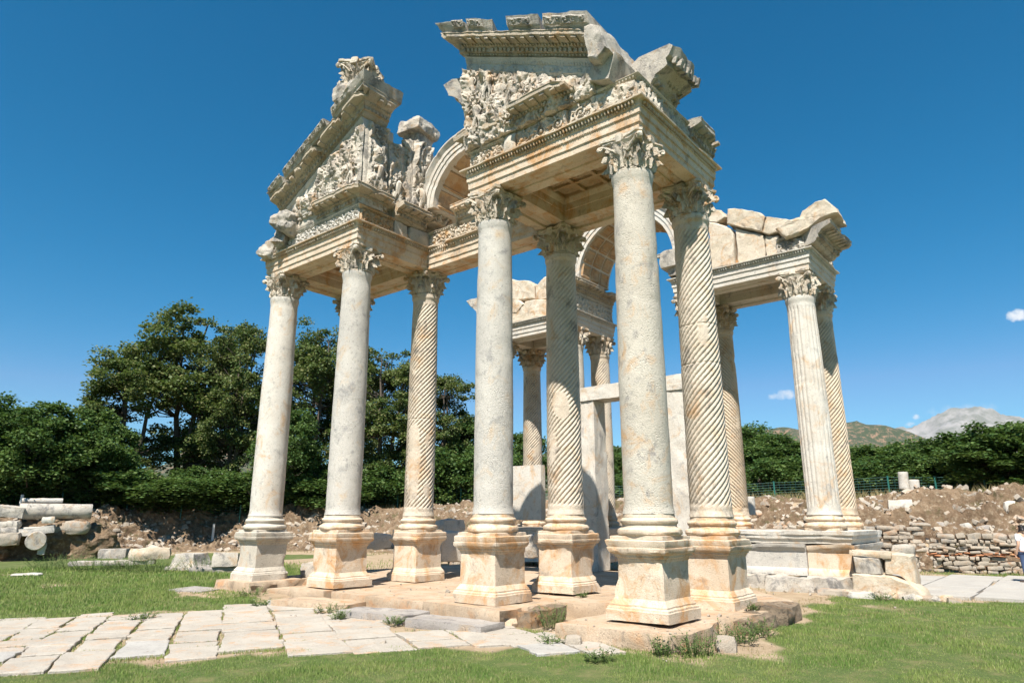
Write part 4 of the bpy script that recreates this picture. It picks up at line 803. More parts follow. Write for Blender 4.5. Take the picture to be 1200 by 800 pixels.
stone('kerb_slab', 'flat grey slab in the grass left of the leftmost column block', 'slab', (9.7, 19.2, .01), (.9, 1.2, .08), (0, 0, .3), 26, 'bluegrey', None, n=8, amp=.02, rnd=.05)
# ------------------------------------------------------------------ ground
TOE = [(-60, 60), (0, 46), (13.5, 42), (22, 42), (26.5, 36), (28, 27), (31, 12), (32.3, 4), (33.5, -8), (38, -40), (44, -90)]
def sd_toe(x, y):
    """signed distance to the toe of the bank: positive beyond it"""
    P = np.stack([x, y], -1); best = np.full(x.shape, 1e9); sg = np.ones(x.shape)
    for a, b in zip(TOE[:-1], TOE[1:]):
        a, b = np.array(a, float), np.array(b, float); d = b-a; t = np.clip(((P-a)@d)/(d@d), 0, 1); q = a+t[..., None]*d; r = P-q; ds = np.linalg.norm(r, axis=-1)
        cr = d[0]*r[..., 1]-d[1]*r[..., 0]; s = np.sign(cr); m = ds < best; best = np.where(m, ds, best); sg = np.where(m, s, sg)
    return best*sg
def ground_h(x, y):
    d = sd_toe(x, y); P = np.stack([x, y, 0*x], -1)
    az = np.arctan2(y, x); top = np.interp(az, [-.3, .1, .25, .9, 1.3], [2.7, 2.85, 2.75, 2.35, 2.25])
    t = np.clip((d-.3)/4.0, 0, 1); h = top*(t*t*(3-2*t)); h = h+np.clip(d/4, 0, 1)*.12*fbm(P*.35, 5, 3) + .02*fbm(P*.5, 3, 3)-.015
    far = np.clip((np.hypot(x, y)-70)/300, 0, 1); return h*(1-far)+top*far
def axis_pts(lo, hi, core0, core1, st):
    a = list(np.arange(core0, core1, st)); s = st; v = core1
    while v < hi: a.append(v); s *= 1.12; v += s
    s = st; v = core0-st
    while v > lo: a.insert(0, v); s *= 1.12; v -= s
    return np.array(a)
gx = axis_pts(-9000, 9000, 2, 48, .45); gy = axis_pts(-9000, 9000, -12, 60, .45)
X_, Y_ = np.meshgrid(gx, gy, indexing='ij'); Z_ = ground_h(X_, Y_)
mb = MB(); mb.grid(np.stack([X_, Y_, Z_], -1))
mg, t_, b_ = mat('ground_earth_and_turf'); geo = nd(t_, 'ShaderNodeNewGeometry'); P = geo.outputs['Position']
big = noise(t_, P, .35, 6, .62); mid = noise(t_, P, 2.2, 6, .65); fin = noise(t_, P, 30, 5, .7)
soil = mix(t_, mapr(t_, mid, .35, .65), (.30, .22, .14), (.40, .31, .21)); soil = mix(t_, mapr(t_, fin, .55, .7), soil, (.46, .38, .28))
turf = mix(t_, mapr(t_, fin, .3, .7), (.06, .10, .028), (.13, .155, .055)); turf = mix(t_, mapr(t_, mid, .48, .68, 0, .6), turf, (.24, .20, .10))
sep = nd(t_, 'ShaderNodeSeparateXYZ'); t_.links.new(P, sep.inputs[0])
att = nd(t_, 'ShaderNodeAttribute', attribute_name='turf')
t_.links.new(mix(t_, mapr(t_, att.outputs['Fac'], .25, .6), soil, turf), b_.inputs['Base Color']); b_.inputs['Roughness'].default_value = .95; b_.inputs['Specular IOR Level'].default_value = .1
bp = nd(t_, 'ShaderNodeBump'); bp.inputs['Strength'].default_value = .7; bp.inputs['Distance'].default_value = .06; t_.links.new(fin, bp.inputs['Height']); t_.links.new(bp.outputs[0], b_.inputs['Normal'])
# where the grass grows (used by ground colour and by the blades)
def inpoly(x, y, poly):
    c = np.zeros(np.shape(x), bool); n = len(poly)
    for i in range(n):
        (xa, ya), (xb, yb) = poly[i], poly[(i+1) % n]
        c ^= ((ya > y) != (yb > y)) & (x < (xb-xa)*(y-ya)/(yb-ya+1e-12)+xa)
    return c
PAVE = [(1.0, 12.65), (3.2, 11.36), (5.4, 10.1), (7.75, 8.66), (8.5, 7.3), (8.95, 6.3), (9.05, 5.0), (9.6, 4.4), (10.9, 4.2), (13.4, 4.35), (15, 4.7), (20, 5.2), (20, 19.3), (9.0, 19.3), (9.5, 15.2), (8.2, 14.9), (4.4, 16.4), (-3, 21), (-6, 17)]
STREET = [(19.9, 3.4), (21.4, 1.2), (23.5, -5), (30, -6), (28.6, 1.8), (27.5, 4.5), (22, 4.9)]
def turf_f(x, y):
    P = np.stack([x, y, 0*x], -1); q = .45*fbm(P*.9, 21, 3)
    P2 = np.stack([x+q, y+.4*fbm(P*.9+40, 22, 3), 0*x], -1)
    d = sd_toe(x, y); f = np.ones(x.shape)
    f = np.where(inpoly(P2[..., 0], P2[..., 1], PAVE), .0, f); f = np.where(inpoly(P2[..., 0], P2[..., 1], STREET), .0, f)
    f = f*np.clip(1.35+.9*fbm(P*.5, 24, 3)+.25*fbm(P*2.6, 27, 2)-np.clip((d+7)/5, 0, 1)*1.4, 0, 1)
    f = np.where(d > 4.5, .35+.5*fbm(P*.3, 8, 3), f)
    back = np.clip((x-15)/3, 0, 1)*(y > 5.5)*(y < 30); f = f*(1-.85*back)
    return np.clip(f, 0, 1)
go = mb.obj('ground', mg, smooth=True); go['kind'] = 'structure'
at = go.data.attributes.new('turf', 'FLOAT', 'POINT'); at.data.foreach_set('value', turf_f(X_, Y_).astype(np.float32).ravel())
# stone pavement: irregular slabs with grass in the joints
ms = marble('paving_stone', (.47, .425, .36), (.38, .34, .285), (.48, .30, .17), .5, (.36, .32, .28), .35, pit=.7, bump=.7)
mb = MB(); mb2 = MB(); r = np.random.default_rng(5); SL = []
th = -.50; ux = np.array([math.cos(th), math.sin(th)]); uy = np.array([-ux[1], ux[0]])
a = -16.
while a < 18:
    wa = r.uniform(.5, .98); b = -6+r.uniform(0, 1)
    while b < 26:
        wb = r.uniform(.5, 1.45); c = ux*(a+wa/2)+uy*(b+wb/2)
        if inpoly(c[0], c[1], PAVE[:10]+[(11.0, 4.6), (10.2, 8), (10.4, 15.2)]+PAVE[14:]) and c[0] < 10.6 and c[1] > 5.9 and not (r.random() < .015):
            g = r.uniform(.006, .03); K = 6; cs = []
            corners = [np.array(q) for q in ((a+g, b+g), (a+wa-g, b+g), (a+wa-g, b+wb-g), (a+g, b+wb-g))]; corners = [q+r.normal(0, .03, 2) for q in corners]
            for i in range(4):
                for k in range(K): q = corners[i]+(corners[(i+1) % 4]-corners[i])*k/K+r.normal(0, .012, 2); cs.append(ux*q[0]+uy*q[1])
            cs = np.array(cs); z = .022+r.uniform(-.008, .016); tl = r.normal(0, .003, 2); cen = cs.mean(0)
            zt = z+(cs-cen)@tl; lo = np.c_[cs, 0*zt-.06]; hi = np.c_[cs, zt-.008]; h2 = np.c_[cen+(cs-cen)*.965, zt]
            SL.append(cs); m2 = mb2 if r.random() < .12 else mb
            m2.grid(np.stack([lo, hi, h2]), wv=True); m2.add(h2, [tuple(range(len(cs)))])
        b += wb
    a += wa
o = mb.obj('pavement', ms); o['kind'] = 'structure'; o = mb2.obj('pavement', marble('grey_paving_stone', (.42, .40, .365), (.35, .33, .30), (.42, .34, .25), .3, (.27, .26, .24), .35)); o['kind'] = 'structure'
mb = MB(); a = -8.
while a < 6:
    b = 19.
    while b < 31:
        wb = r.uniform(1.2, 2.6)
        if inpoly(b+wb/2, a+.5, STREET):
            q = np.array([(b+.01, a+.01), (b+wb-.01, a+.01), (b+wb-.01, a+1.47), (b+.01, a+1.47)])+r.normal(0, .03, (4, 2)); mb.add(np.vstack([np.c_[q, np.full(4, -.05)], np.c_[q, np.full(4, .055+r.uniform(0, .008))]]), [(4, 5, 6, 7), (0, 1, 5, 4), (1, 2, 6, 5), (2, 3, 7, 6), (3, 0, 4, 7)])
        b += wb
    a += 1.5
M['street'] = marble('street_stone', (.42, .395, .35), (.36, .335, .30), (.40, .33, .25), .2, (.30, .28, .26), .15)
o = mb.obj('street_pavement', M['street']); o['kind'] = 'structure'
# ------------------------------------------------------------------ earth bank with rubble
s_ = np.linspace(0, 1, 1500); seg = np.array(TOE[1:-1], float); L = np.r_[0, np.cumsum(np.linalg.norm(np.diff(seg, axis=0), axis=1))]; sx = np.interp(s_*L[-1], L, seg[:, 0]); sy = np.interp(s_*L[-1], L, seg[:, 1])
k = 25; ker = np.ones(k)/k; sx = np.convolve(np.pad(sx, k//2, 'edge'), ker, 'valid'); sy = np.convolve(np.pad(sy, k//2, 'edge'), ker, 'valid')
tx, ty = np.gradient(sx), np.gradient(sy); ln = np.hypot(tx, ty); nx_, ny_ = -ty/ln, tx/ln
dd = np.linspace(-1.0, 6.5, 110)
BX = sx[:, None]+nx_[:, None]*dd; BY = sy[:, None]+ny_[:, None]*dd; BZ = ground_h(BX, BY); PB = np.stack([BX, BY, BZ], -1)
am = np.clip((dd+1)/1.0, 0, 1)*np.clip((6.5-dd)/2.5, 0, 1)
rd = am*(.17*ridged(PB*np.array([.8, .8, 1.4]), 31, 3)+.16*fbm(PB*2.6, 33, 4)+.05*ridged(PB*6, 35, 2)+.06); PB[..., 2] += rd+.05*am-.06*(1-am); PB[..., 0] -= nx_[:, None]*rd*.7; PB[..., 1] -= ny_[:, None]*rd*.7
mk, t_, b_ = mat('bank_earth'); geo = nd(t_, 'ShaderNodeNewGeometry'); P = geo.outputs['Position']
c = mix(t_, mapr(t_, noise(t_, P, .5, 6, .65), .4, .62), (.165, .112, .072), (.25, .175, .112)); c = mix(t_, mapr(t_, noise(t_, P, 5, 6, .7), .5, .66), c, (.32, .25, .17)); c = mix(t_, mapr(t_, noise(t_, P, 1.3, 6, .7), .56, .64, 0, .7), c, (.10, .095, .045)); c = mix(t_, mapr(t_, noise(t_, P, 14, 4, .7), .62, .72, 0, .8), c, (.48, .42, .34))
t_.links.new(c, b_.inputs['Base Color']); b_.inputs['Roughness'].default_value = 1; b_.inputs['Specular IOR Level'].default_value = .05
bp = nd(t_, 'ShaderNodeBump'); bp.inputs['Strength'].default_value = 1; bp.inputs['Distance'].default_value = .15; t_.links.new(noise(t_, P, 6, 8, .75), bp.inputs['Height']); t_.links.new(bp.outputs[0], b_.inputs['Normal'])
mb = MB(); mb.grid(PB, flip=True); o = mb.obj('earth_bank', mk, smooth=True); o['kind'] = 'structure'
def bank_pt(s, d):
    i = int(np.clip(s, 0, 1)*(len(sx)-1)); x = sx[i]+nx_[i]*d; y = sy[i]+ny_[i]*d; j = int(np.clip((d+1)/7.5*109, 0, 109)); return x, y, float(PB[i, j, 2])
mb = MB(); r = np.random.default_rng(9)
for i in range(13000):
    s = r.uniform(0.05, .8); d = r.triangular(-.9, 2.2, 5.0); cl = fbm(np.array([[s*40, d*.8, 0.]]), 4, 3)[0]
    if cl < r.uniform(-.8, .35): continue
    x, y, z = bank_pt(s, d); q = min(.30, r.lognormal(-2.3, .5)); block(mb, (x, y, z+q*.15), (q*r.uniform(.8, 1.8), q*r.uniform(.8, 1.6), q*r.uniform(.5, 1)), tuple(r.uniform(-.8, .8, 3)), i, n=2, amp=.15*q, rnd=.35, sc=3)
o = mb.obj('bank_rubble', M['rubble'], smooth=30); o['kind'] = 'stuff'; o['label'] = 'loose rubble stones scattered over the earth bank'
# retaining wall of small stones at the right, coursed with brick
def rubble_wall(name, label, pts, h, seed, brick=True, mt='rubble', dz=0.):
    T = thing(name, label, 'wall', (*pts[0], 0), 'low rubble walls at the foot of the bank'); r = np.random.default_rng(seed); mb = MB(); mbk = MB()
    for (a, b) in zip(pts[:-1], pts[1:]):
        a, b = np.array(a, float), np.array(b, float); D = b-a; L = np.linalg.norm(D); D /= L; ang = math.atan2(D[1], D[0]); z = dz
        course = 0
        while z < h:
            ch = r.uniform(.10, .2); 
            if brick and course in (4, 5): ch = .055
            s = r.uniform(0, .3)
            lim = h*(.75+.35*fbm(np.array([[a[0]*.3+course, s, 0.]]), 3, 2)[0])
            while s < L:
                wd = r.choice([.12, .2, .3, .45, .62])*r.uniform(.8, 1.2); p = a+D*(s+wd/2)
                top = h*(.82+.3*fbm(np.array([[p[0]*.4, p[1]*.4, 0.]]), seed, 2)[0])
                if z < top and r.random() > .04: block(mbk if (brick and course in (4, 5)) else mb, (p[0], p[1], z+ch/2), (wd*.93, .45+r.normal()*.09, ch*r.uniform(.7, 1.1)), (r.normal()*.10, r.normal()*.10, ang+r.normal()*.12), int(r.integers(9999)), n=3, amp=.03, rnd=.32, sc=4)
                s += wd
            z += ch; course += 1
    mb.obj('stone_courses', M[mt], T, smooth=40)
    if brick: mbk.obj('brick_courses', M['brick'], T, smooth=40)
    return T
M['brick'] = marble('old_brick', (.42, .19, .10), (.36, .16, .08), (.46, .26, .14), .4, (.3, .2, .15), .3)
rubble_wall('rubble_wall', 'long low wall of field stones with a red brick course, right of the podium', [(30.2, 4.9), (31.2, .8), (32.2, -4), (34, -12)], 1.35, 3)
rubble_wall('rubble_wall', 'short rough stone wall seen just right of the rearmost spiral column', [(29.5, 7.2), (29.9, 5.2)], 1.9, 8, brick=False)
rubble_wall('rubble_wall', 'low wall of small stones seen between the left hand pedestals', [(22.0, 25.6), (25.5, 21.6)], .95, 5, brick=False)
rubble_wall('rubble_wall', 'low wall of small stones seen behind the middle pedestals', [(20.5, 21.9), (24.5, 18.6)], 1.25, 6, brick=False)
# STAGE3
# ------------------------------------------------------------------ trees
def pol(a, r): return r*math.cos(a), r*math.sin(a)
def zat(a, r, ypx):
    f = r*math.cos(a-YAW); k = (400-ypx)/793; return EYE+f*(math.sin(PITCH)+k*math.cos(PITCH))/(math.cos(PITCH)-k*math.sin(PITCH))
def gh(x, y): return float(ground_h(np.array([x], float), np.array([y], float))[0])
def leafmat(name, a, b, c3):
    m, t, bs = mat(name); geo = nd(t, 'ShaderNodeNewGeometry'); P = geo.outputs['Position']; at = nd(t, 'ShaderNodeAttribute', attribute_name='tone')
    c = mix(t, mapr(t, noise(t, P, .55, 4, .6), .38, .62), a, b); c = mix(t, mapr(t, at.outputs['Fac'], .55, 1), c, c3)
    t.links.new(c, bs.inputs['Base Color']); bs.inputs['Roughness'].default_value = .55; bs.inputs['Specular IOR Level'].default_value = .25
    tr = nd(t, 'ShaderNodeBsdfTranslucent'); t.links.new(mix(t, .5, c, (.10, .16, .02)), tr.inputs['Color']); ms = nd(t, 'ShaderNodeMixShader'); ms.inputs[0].default_value = .34
    t.links.new(bs.outputs[0], ms.inputs[1]); t.links.new(tr.outputs[0], ms.inputs[2]); t.links.new(ms.outputs[0], t.nodes['Material Output'].inputs['Surface']); return m
LM = [leafmat('locust_leaf', (.062, .105, .029), (.115, .152, .045), (.20, .195, .075)), leafmat('dense_leaf', (.038, .088, .022), (.080, .142, .036), (.14, .195, .055)), leafmat('grey_leaf', (.05, .075, .04), (.075, .10, .055), (.12, .15, .08))]
mbk_, t_, b_ = mat('bark'); geo = nd(t_, 'ShaderNodeNewGeometry'); t_.links.new(mix(t_, noise(t_, geo.outputs['Position'], 7, 6, .7), (.05, .038, .028), (.14, .11, .085)), b_.inputs['Base Color']); b_.inputs['Roughness'].default_value = .95; M['bark'] = mbk_
def set_tone(me, n, k, seed):
    at = me.attributes.new('tone', 'FLOAT', 'POINT'); v = np.repeat(np.random.default_rng(seed).random(n), k); at.data.foreach_set('value', v.astype(np.float32))
def leaves(C, Rd, n, size, r, droop=.3, flat=.45):
    """n leaf faces round each centre C with spread Rd"""
    m = len(C)*n; c = np.repeat(C, n, 0); rd = np.repeat(Rd, n)[:, None]
    off = r.normal(0, .5, (m, 3))*np.array([1, 1, flat]); off *= (np.minimum(1, 1.15/np.linalg.norm(off, axis=1)))[:, None]; p = c+off*rd; p[:, 2] -= droop*rd[:, 0]*(off[:, 0]**2+off[:, 1]**2)
    a = off*np.array([1, 1, .4])+r.normal(0, .45, (m, 3)); a[:, 2] -= .25; a /= np.linalg.norm(a, axis=1, keepdims=True)
    b = np.cross(a, r.normal(0, .5, (m, 3))+np.array([0, 0, 1.])); b /= np.linalg.norm(b, axis=1, keepdims=True)
    s = size*r.uniform(.6, 1.4, (m, 1)); l = a*s; w_ = b*s*.42
    V = np.stack([p, p+l*.5+w_, p+l, p+l*.5-w_], 1).reshape(-1, 3); F = np.arange(m*4).reshape(m, 4); return V, F
def tree_mesh(kind, seed, H, Rr, tr):
    r = np.random.default_rng(seed); mbT = MB(); tips = []; rad = []
    stems = {'locust': 3, 'dense': 1, 'bush': 4}[kind]; base = {'locust': .14, 'dense': .16, 'bush': .03}[kind]
    nodes = []
    for s in range(stems):
        an = r.uniform(0, 6.28); lean = Rr*r.uniform(.1, .38) if stems > 1 else .2; pts = []; off = np.array([math.cos(an), math.sin(an)])*(.25 if stems > 1 else 0)
        for k in range(9):
            q = k/8; pts.append((off[0]+math.cos(an)*lean*q**1.3+r.normal()*.12*q, off[1]+math.sin(an)*lean*q**1.3+r.normal()*.12*q, H*.86*q))
        pts[0] = (pts[0][0], pts[0][1], -.3); tube(mbT, pts, [tr*(1-.85*k/8)+.01 for k in range(9)], 7); nodes += [(p, tr*(1-.85*k/8)) for k, p in enumerate(pts) if k >= 2]
    nC = {'locust': 230, 'dense': 150, 'bush': 95}[kind]; tries = 0
    while len(tips) < nC and tries < 9000:
        tries += 1; v = r.normal(0, 1, 3); v /= np.linalg.norm(v); q = r.uniform(.25, 1)**.45
        u = v*q; top = u[2]*.5+.5
        prof = {'locust': (1.05-.35*top) if top > .2 else .75, 'dense': 1.05-.3*top, 'bush': 1.0}[kind]
        lump = 1+.22*vn(np.array([[v[0]*2.1+seed, v[1]*2.1, v[2]*2.1]]), seed)[0]+.16*vn(np.array([[v[0]*5+seed, v[1]*5, v[2]*5]]), seed+2)[0]
        p = np.array([u[0]*Rr*prof*lump, u[1]*Rr*prof*lump, base*H+(H*(1-base))*(u[2]*lump*.48+.5)])
        if p[2] > H*.97 or p[2] < base*H*.8: continue
        if kind == 'locust' and vn(np.array([p*.36+seed]), 5)[0] < -.16: continue
        tips.append(p); rad.append(r.uniform(.55, 1.15)*({'locust': .09, 'dense': .09, 'bush': .15}[kind]*Rr+.30))
    tips = np.array(tips); rad = np.array(rad); NP = np.array([n[0] for n in nodes]); NR = np.array([n[1] for n in nodes])
    for i, p in enumerate(tips):
        if kind == 'dense' and i % 2: continue
        d = np.linalg.norm(NP-p, axis=1)+2.0*np.maximum(0, NP[:, 2]-p[2]+.3); j = int(np.argmin(d)); a = NP[j]; m = (a+p)/2+np.array([0, 0, -.12*d[j]])+r.normal(0, .12, 3)
        r0 = min(NR[j]*.5, .035+.012*d[j]); tube(mbT, [tuple(a), tuple(m), tuple(p)], [r0, r0*.6, .012], 4)
    n, sz = {'locust': (170, .19), 'dense': (180, .18), 'bush': (170, .17)}[kind]
    V, F = leaves(tips, rad, n, sz, r, .25, .5 if kind == 'locust' else .75)
    mbL = MB(); mbL.add(V, F); tm = mbT.mesh(kind+'_trunk', M['bark'], True); cm = mbL.mesh(kind+'_crown', LM[0 if kind == 'locust' else 1]); set_tone(cm, len(F), 4, seed)
    return tm, cm
TM = {}
for k, H, Rr, tr in (('locust', 15.5, 4.6, .24), ('dense', 8.5, 3.4, .2), ('bush', 5.0, 2.6, .08)):
    TM[k] = [tree_mesh(k, 11*i+3, H, Rr, tr) for i in range(3)]
HT = {'locust': 15.5, 'dense': 8.5, 'bush': 5.0}; RT = {'locust': 4.6, 'dense': 3.4, 'bush': 2.6}
nT = 0
def tree(kind, az, r, top_z, wid, label, name='tree', group='trees beyond the fence', cat='tree'):
    """top_z: height of the crown top above the camera ground; wid: crown width in metres"""
    global nT
    x, y = pol(az, r); z = gh(x, y)-.1; T = thing(name, label, cat, (x, y, z), group); tm, cm = TM[kind][nT % 3]; nT += 1
    s = (top_z-z)/HT[kind]; sw = wid/(2*RT[kind]*.92)
    for nm, me in (('trunk', tm), ('crown', cm)):
        o = bpy.data.objects.new(nm, me); COL.objects.link(o); o.parent = T
    T.scale = (sw, sw, s); T.rotation_euler = (0, 0, nT*1.7)
    return T
A_ = lambda px: float(np.interp(px, [0, 100, 200, 310, 400, 500, 600, 720, 790, 895, 960, 1047, 1103, 1170, 1198], [1.3226, 1.2384, 1.1447, 1.0307, .9299, .812, .6905, .5451, .4626, .3449, .2765, .1911, .1399, .0827, .06]))
# big airy locust trees
for px, r, top, wd, lab in ((138, 56, 388, 8.2, 'tall airy tree at the left side of the big tree clump at left'), (208, 57, 347, 10.5, 'tallest airy tree in the middle of the big clump at left'), (262, 54, 360, 6.6, 'tall tree at the right side of the big clump, just left of the leftmost column'),
    (358, 55, 372, 8.0, 'tall tree filling the gap between the two leftmost smooth columns'), (445, 53, 392, 8.0, 'tall tree between the smooth pale grey column and the left spiral column'), (515, 54, 425, 6.6, 'tall tree just right of the left spiral column, lower than its neighbours'), (405, 62, 395, 7, 'tree standing further back behind the smooth pale grey column')):
    tree('locust', A_(px), r, zat(A_(px), r, top)-.2, wd, lab, 'locust_tree')
for px, r, top, wd, lab in ((18, 50, 458, 6.5, 'bushy tree at the far left edge of the picture with a feathery top'), (62, 53, 482, 6.0, 'second bushy tree from the left edge'), (98, 51, 470, 5.5, 'third bushy tree from the left edge, leaning to the big clump'), (330, 50, 470, 5, 'dark bushy tree low behind the gap right of the leftmost column'), (548, 54, 478, 5.0, 'dark tree partly hidden by the smooth middle column'),
    (-20, 55, 470, 7, 'tree just outside the left border of the picture'), (612, 60, 500, 6, 'tree seen low between the middle front columns'), (725, 60, 512, 6, 'tree seen low right of the doorway jamb')):
    tree('dense', A_(px) if px > 0 else 1.345, r, zat(A_(px), r, top)-.4, wd, lab, 'bushy_tree')
k_ = ['leftmost', 'second', 'third', 'fourth', 'fifth', 'sixth', 'seventh', 'eighth', 'ninth', 'tenth', 'eleventh', 'twelfth', 'thirteenth', 'fourteenth', 'fifteenth', 'sixteenth']
LB_ = [(-12, 508), (30, 528), (72, 500), (105, 532), (150, 548), (190, 552), (228, 545), (262, 553), (300, 545), (345, 520), (392, 544), (432, 535), (470, 545), (505, 520), (538, 535), (575, 520)]
for i, (px, top) in enumerate(LB_):
    r = 50.5+(i*37 % 5)*.7; tree('bush', A_(px) if px > 0 else 1.335, r, zat(A_(px), r, top)-.2, 4.2+(i*53 % 7)*.45, k_[i]+' dark bush from the left in the row below the big trees', 'dark_bush', 'dark bushes behind the left fence', 'bush')
# right side trees
for px, r, top, wd, lab in ((848, 52, 505, 7, 'green tree directly behind the ochre spiral column'), (880, 54, 487, 7, 'round topped green tree just right of the ochre spiral column'), (915, 50, 500, 6.5, 'green tree left of the straight fluted column'), (950, 56, 512, 6, 'green tree behind the straight fluted column'), (1008, 55, 514, 6, 'light green tree right of the rearmost spiral column'), (1040, 52, 512, 6.5, 'second light green tree right of the rearmost spiral column'), (1075, 54, 514, 6.5, 'mid green tree left of the dark pointed one on the right'), (1118, 48, 500, 7, 'dark pointed tree below the grey mountain'), (1152, 47, 507, 5.5, 'dark tree between the pointed one and the right edge tree'), (1190, 43, 487, 6.5, 'tall dark tree at the right edge of the picture'), (1235, 44, 480, 7, 'dark tree outside the right border')):
    tree('dense', A_(px) if px < 1199 else .03, r, zat(A_(px), r, top)-.4, wd, lab, 'leafy_tree', 'trees beyond the right fence')
for i, (px, top) in enumerate(((700, 548), (760, 545), (800, 540), (865, 530), (905, 532), (1000, 535), (1035, 530), (1070, 536), (1105, 528), (1140, 530), (1175, 525), (1215, 530))):
    r = 46.5+(i*29 % 4); tree('bush', A_(px) if px < 1199 else .045, r, zat(A_(px), r, top)-.2, 5.0, k_[i]+' bush from the left in the low row behind the right hand fence', 'green_bush', 'bushes behind the right fence', 'bush')
# ------------------------------------------------------------------ fence
mf, t_, b_ = mat('fence_green'); b_.inputs['Base Color'].default_value = (.015, .11, .09, 1); b_.inputs['Roughness'].default_value = .5
mw, t_, b_ = mat('white_post'); b_.inputs['Base Color'].default_value = (.6, .58, .53, 1); b_.inputs['Roughness'].default_value = .8
def fence(label, azs, r0, hgt, group=None):
    T = thing('wire_fence', label, 'fence', (*pol(azs[0], r0), 2.8)); tops = []
    for a in azs:
        x, y = pol(a, r0); z = gh(x, y); mb = MB(); tube(mb, [(x, y, z-.2), (x, y, z+hgt)], .045, 8); tube(mb, [(x, y, z+hgt), (x, y, z+hgt+.03)], .055, 8); mb.obj('post', mf, T); tops.append((x, y, z))
    mb = MB()
    for a, b in zip(tops[:-1], tops[1:]):
        for k in range(9):
            h = .08+(hgt-.12)*k/8; tube(mb, [(a[0], a[1], a[2]+h), (b[0], b[1], b[2]+h)], .0055, 3)
        n = int(math.dist(a[:2], b[:2])/.28)
        for i in range(1, n): q = i/n; x = a[0]+(b[0]-a[0])*q; y = a[1]+(b[1]-a[1])*q; z = a[2]+(b[2]-a[2])*q; tube(mb, [(x, y, z+.08), (x, y, z+hgt-.04)], .004, 3)
    mb.obj('wire_mesh', mf, T)
fence('long green wire fence on posts along the top of the left earth bank', [1.345, 1.303, 1.2647, 1.195, 1.133, 1.0615, .93, .899, .853, .7636, .70, .63], 49.5, 1.5)
fence('green wire fence on thin posts on top of the right earth bank', [.55, .46, .37, .3277, .26, .1911, .1399, .09, .04, 0.], 42.5, 1.25)
for a, r, tilt, lab in ((1.3049, 47.5, .12, 'leaning pale post at the left before the green fence'), (1.092, 48.5, .0, 'small upright white post before the fence, left of the leftmost column')):
    x, y = pol(a, r); mb = MB(); tube(mb, [(0, 0, -.2), (0, 0, .7), (0, 0, 1.35)], [.09, .08, .075], 8); o = mb.obj('concrete_post', mw, smooth=True); o.location = (x, y, gh(x, y)); o.rotation_euler = (0, tilt, 1.2); o['label'] = lab; o['category'] = 'post'; o['group'] = 'pale posts'
# ------------------------------------------------------------------ fallen pieces around
def on_bank(az, z):
    for r in np.arange(28, 70, .1):
        x, y = pol(az, r)
        if gh(x, y) >= z: return x, y, r
    return x, y, r
def drum(label, az, zc, rad, ln, yaw, mt='grey', r=None, seed=1, z=None, upright=False):
    if r is None: x, y, r = on_bank(az, zc-rad*.85)
    else: x, y = pol(az, r)
    mb = MB(); P = [(rad*.93, 0), (rad*.985, .02), (rad, .06)]+[(rad*(1-.02*k/6), ln*k/6) for k in range(1, 6)]+[(rad*.97, ln-.03), (rad*.9, ln)]
    lathe(mb, P, (0, 0, 0), 28, amp=.02, seed=seed, sc=2); o = mb.obj('column_drum', M[mt], smooth=45)
    if upright: o.location = (x, y, zc); o.rotation_euler = (.03, .02, 0)
    else: o.rotation_euler = Vector((math.cos(yaw), math.sin(yaw), .0)).to_track_quat('Z', 'Y').to_euler(); o.location = Vector((x, y, zc))-Vector((math.cos(yaw), math.sin(yaw), 0))*ln/2
    o['label'] = label; o['category'] = 'column drum'; o['group'] = 'fallen column drums'; return o
r = 41; drum('long fallen white column shaft lying on the left bank', 1.2685, zat(1.2685, r, 599), .38, 3.0, 1.2685-math.pi/2, 'block', r, 2)
drum('thin fallen shaft lying on the bank top behind the long one', 1.284, zat(1.284, 47, 587), .16, 1.9, 1.28-math.pi/2, 'grey', 47, 3)
r = 40; drum('grey round drum end sticking out of the heap below the long shaft', 1.2835, zat(1.2835, r, 633), .42, 1.5, 1.25, 'block', r, 4)
def put(name, label, cat, az, r, ypx, dims, yaw, seed, mt='pale', group=None, **kw):
    x, y = pol(az, r); return stone(name, label, cat, (x, y, zat(az, r, ypx)), dims, (kw.pop('rx', 0), kw.pop('ry', 0), yaw), seed, mt, group, **kw)
G7 = 'stones of the left heap'
put('carved_block', 'white slanted carved block at the left edge beside the long fallen shaft', 'stone block', 1.318, 41, 599, (.95, 1.6, .5), 1.2, 31, 'block', G7, amp=.05, rx=.1)
put('flat_stone', 'flat slab bridging the heap just under the long shaft', 'slab', 1.2905, 40.5, 622, (.9, 1.9, .35), 1.25, 32, 'grey', G7, amp=.07, rx=-.12)
put('flat_stone', 'round topped stone at the left end of the heap', 'stone block', 1.314, 40.5, 614, (.8, 1.0, .35), 1.1, 33, 'block', G7, amp=.08, rnd=.35)
put('flat_stone', 'broad stone beneath the round topped one in the left heap', 'stone block', 1.316, 40.3, 622, (.9, 1.1, .4), 1.3, 34, 'block', G7, amp=.09, rnd=.35)
put('flat_stone', 'brownish stone low at the left end of the heap', 'stone block', 1.314, 40.0, 631, (.9, 1.1, .5), 1.2, 35, 'rubble', G7, amp=.09, rnd=.35)
put('flat_stone', 'small white stone wedged under the long shaft', 'stone', 1.275, 40.2, 609, (.4, .5, .3), 1.2, 36, 'pale', G7, amp=.06, rnd=.4)
put('flat_stone', 'dark stone right of the heap', 'stone', 1.255, 40.8, 618, (.6, 2.0, .5), 1.2, 37, 'rubble', G7, amp=.12, rnd=.35)
put('flat_stone', 'small pale stone at the foot of the round drum end', 'stone', 1.277, 39.5, 643, (.3, .35, .55), 1.2, 39, 'block', G7, amp=.05, rnd=.4)
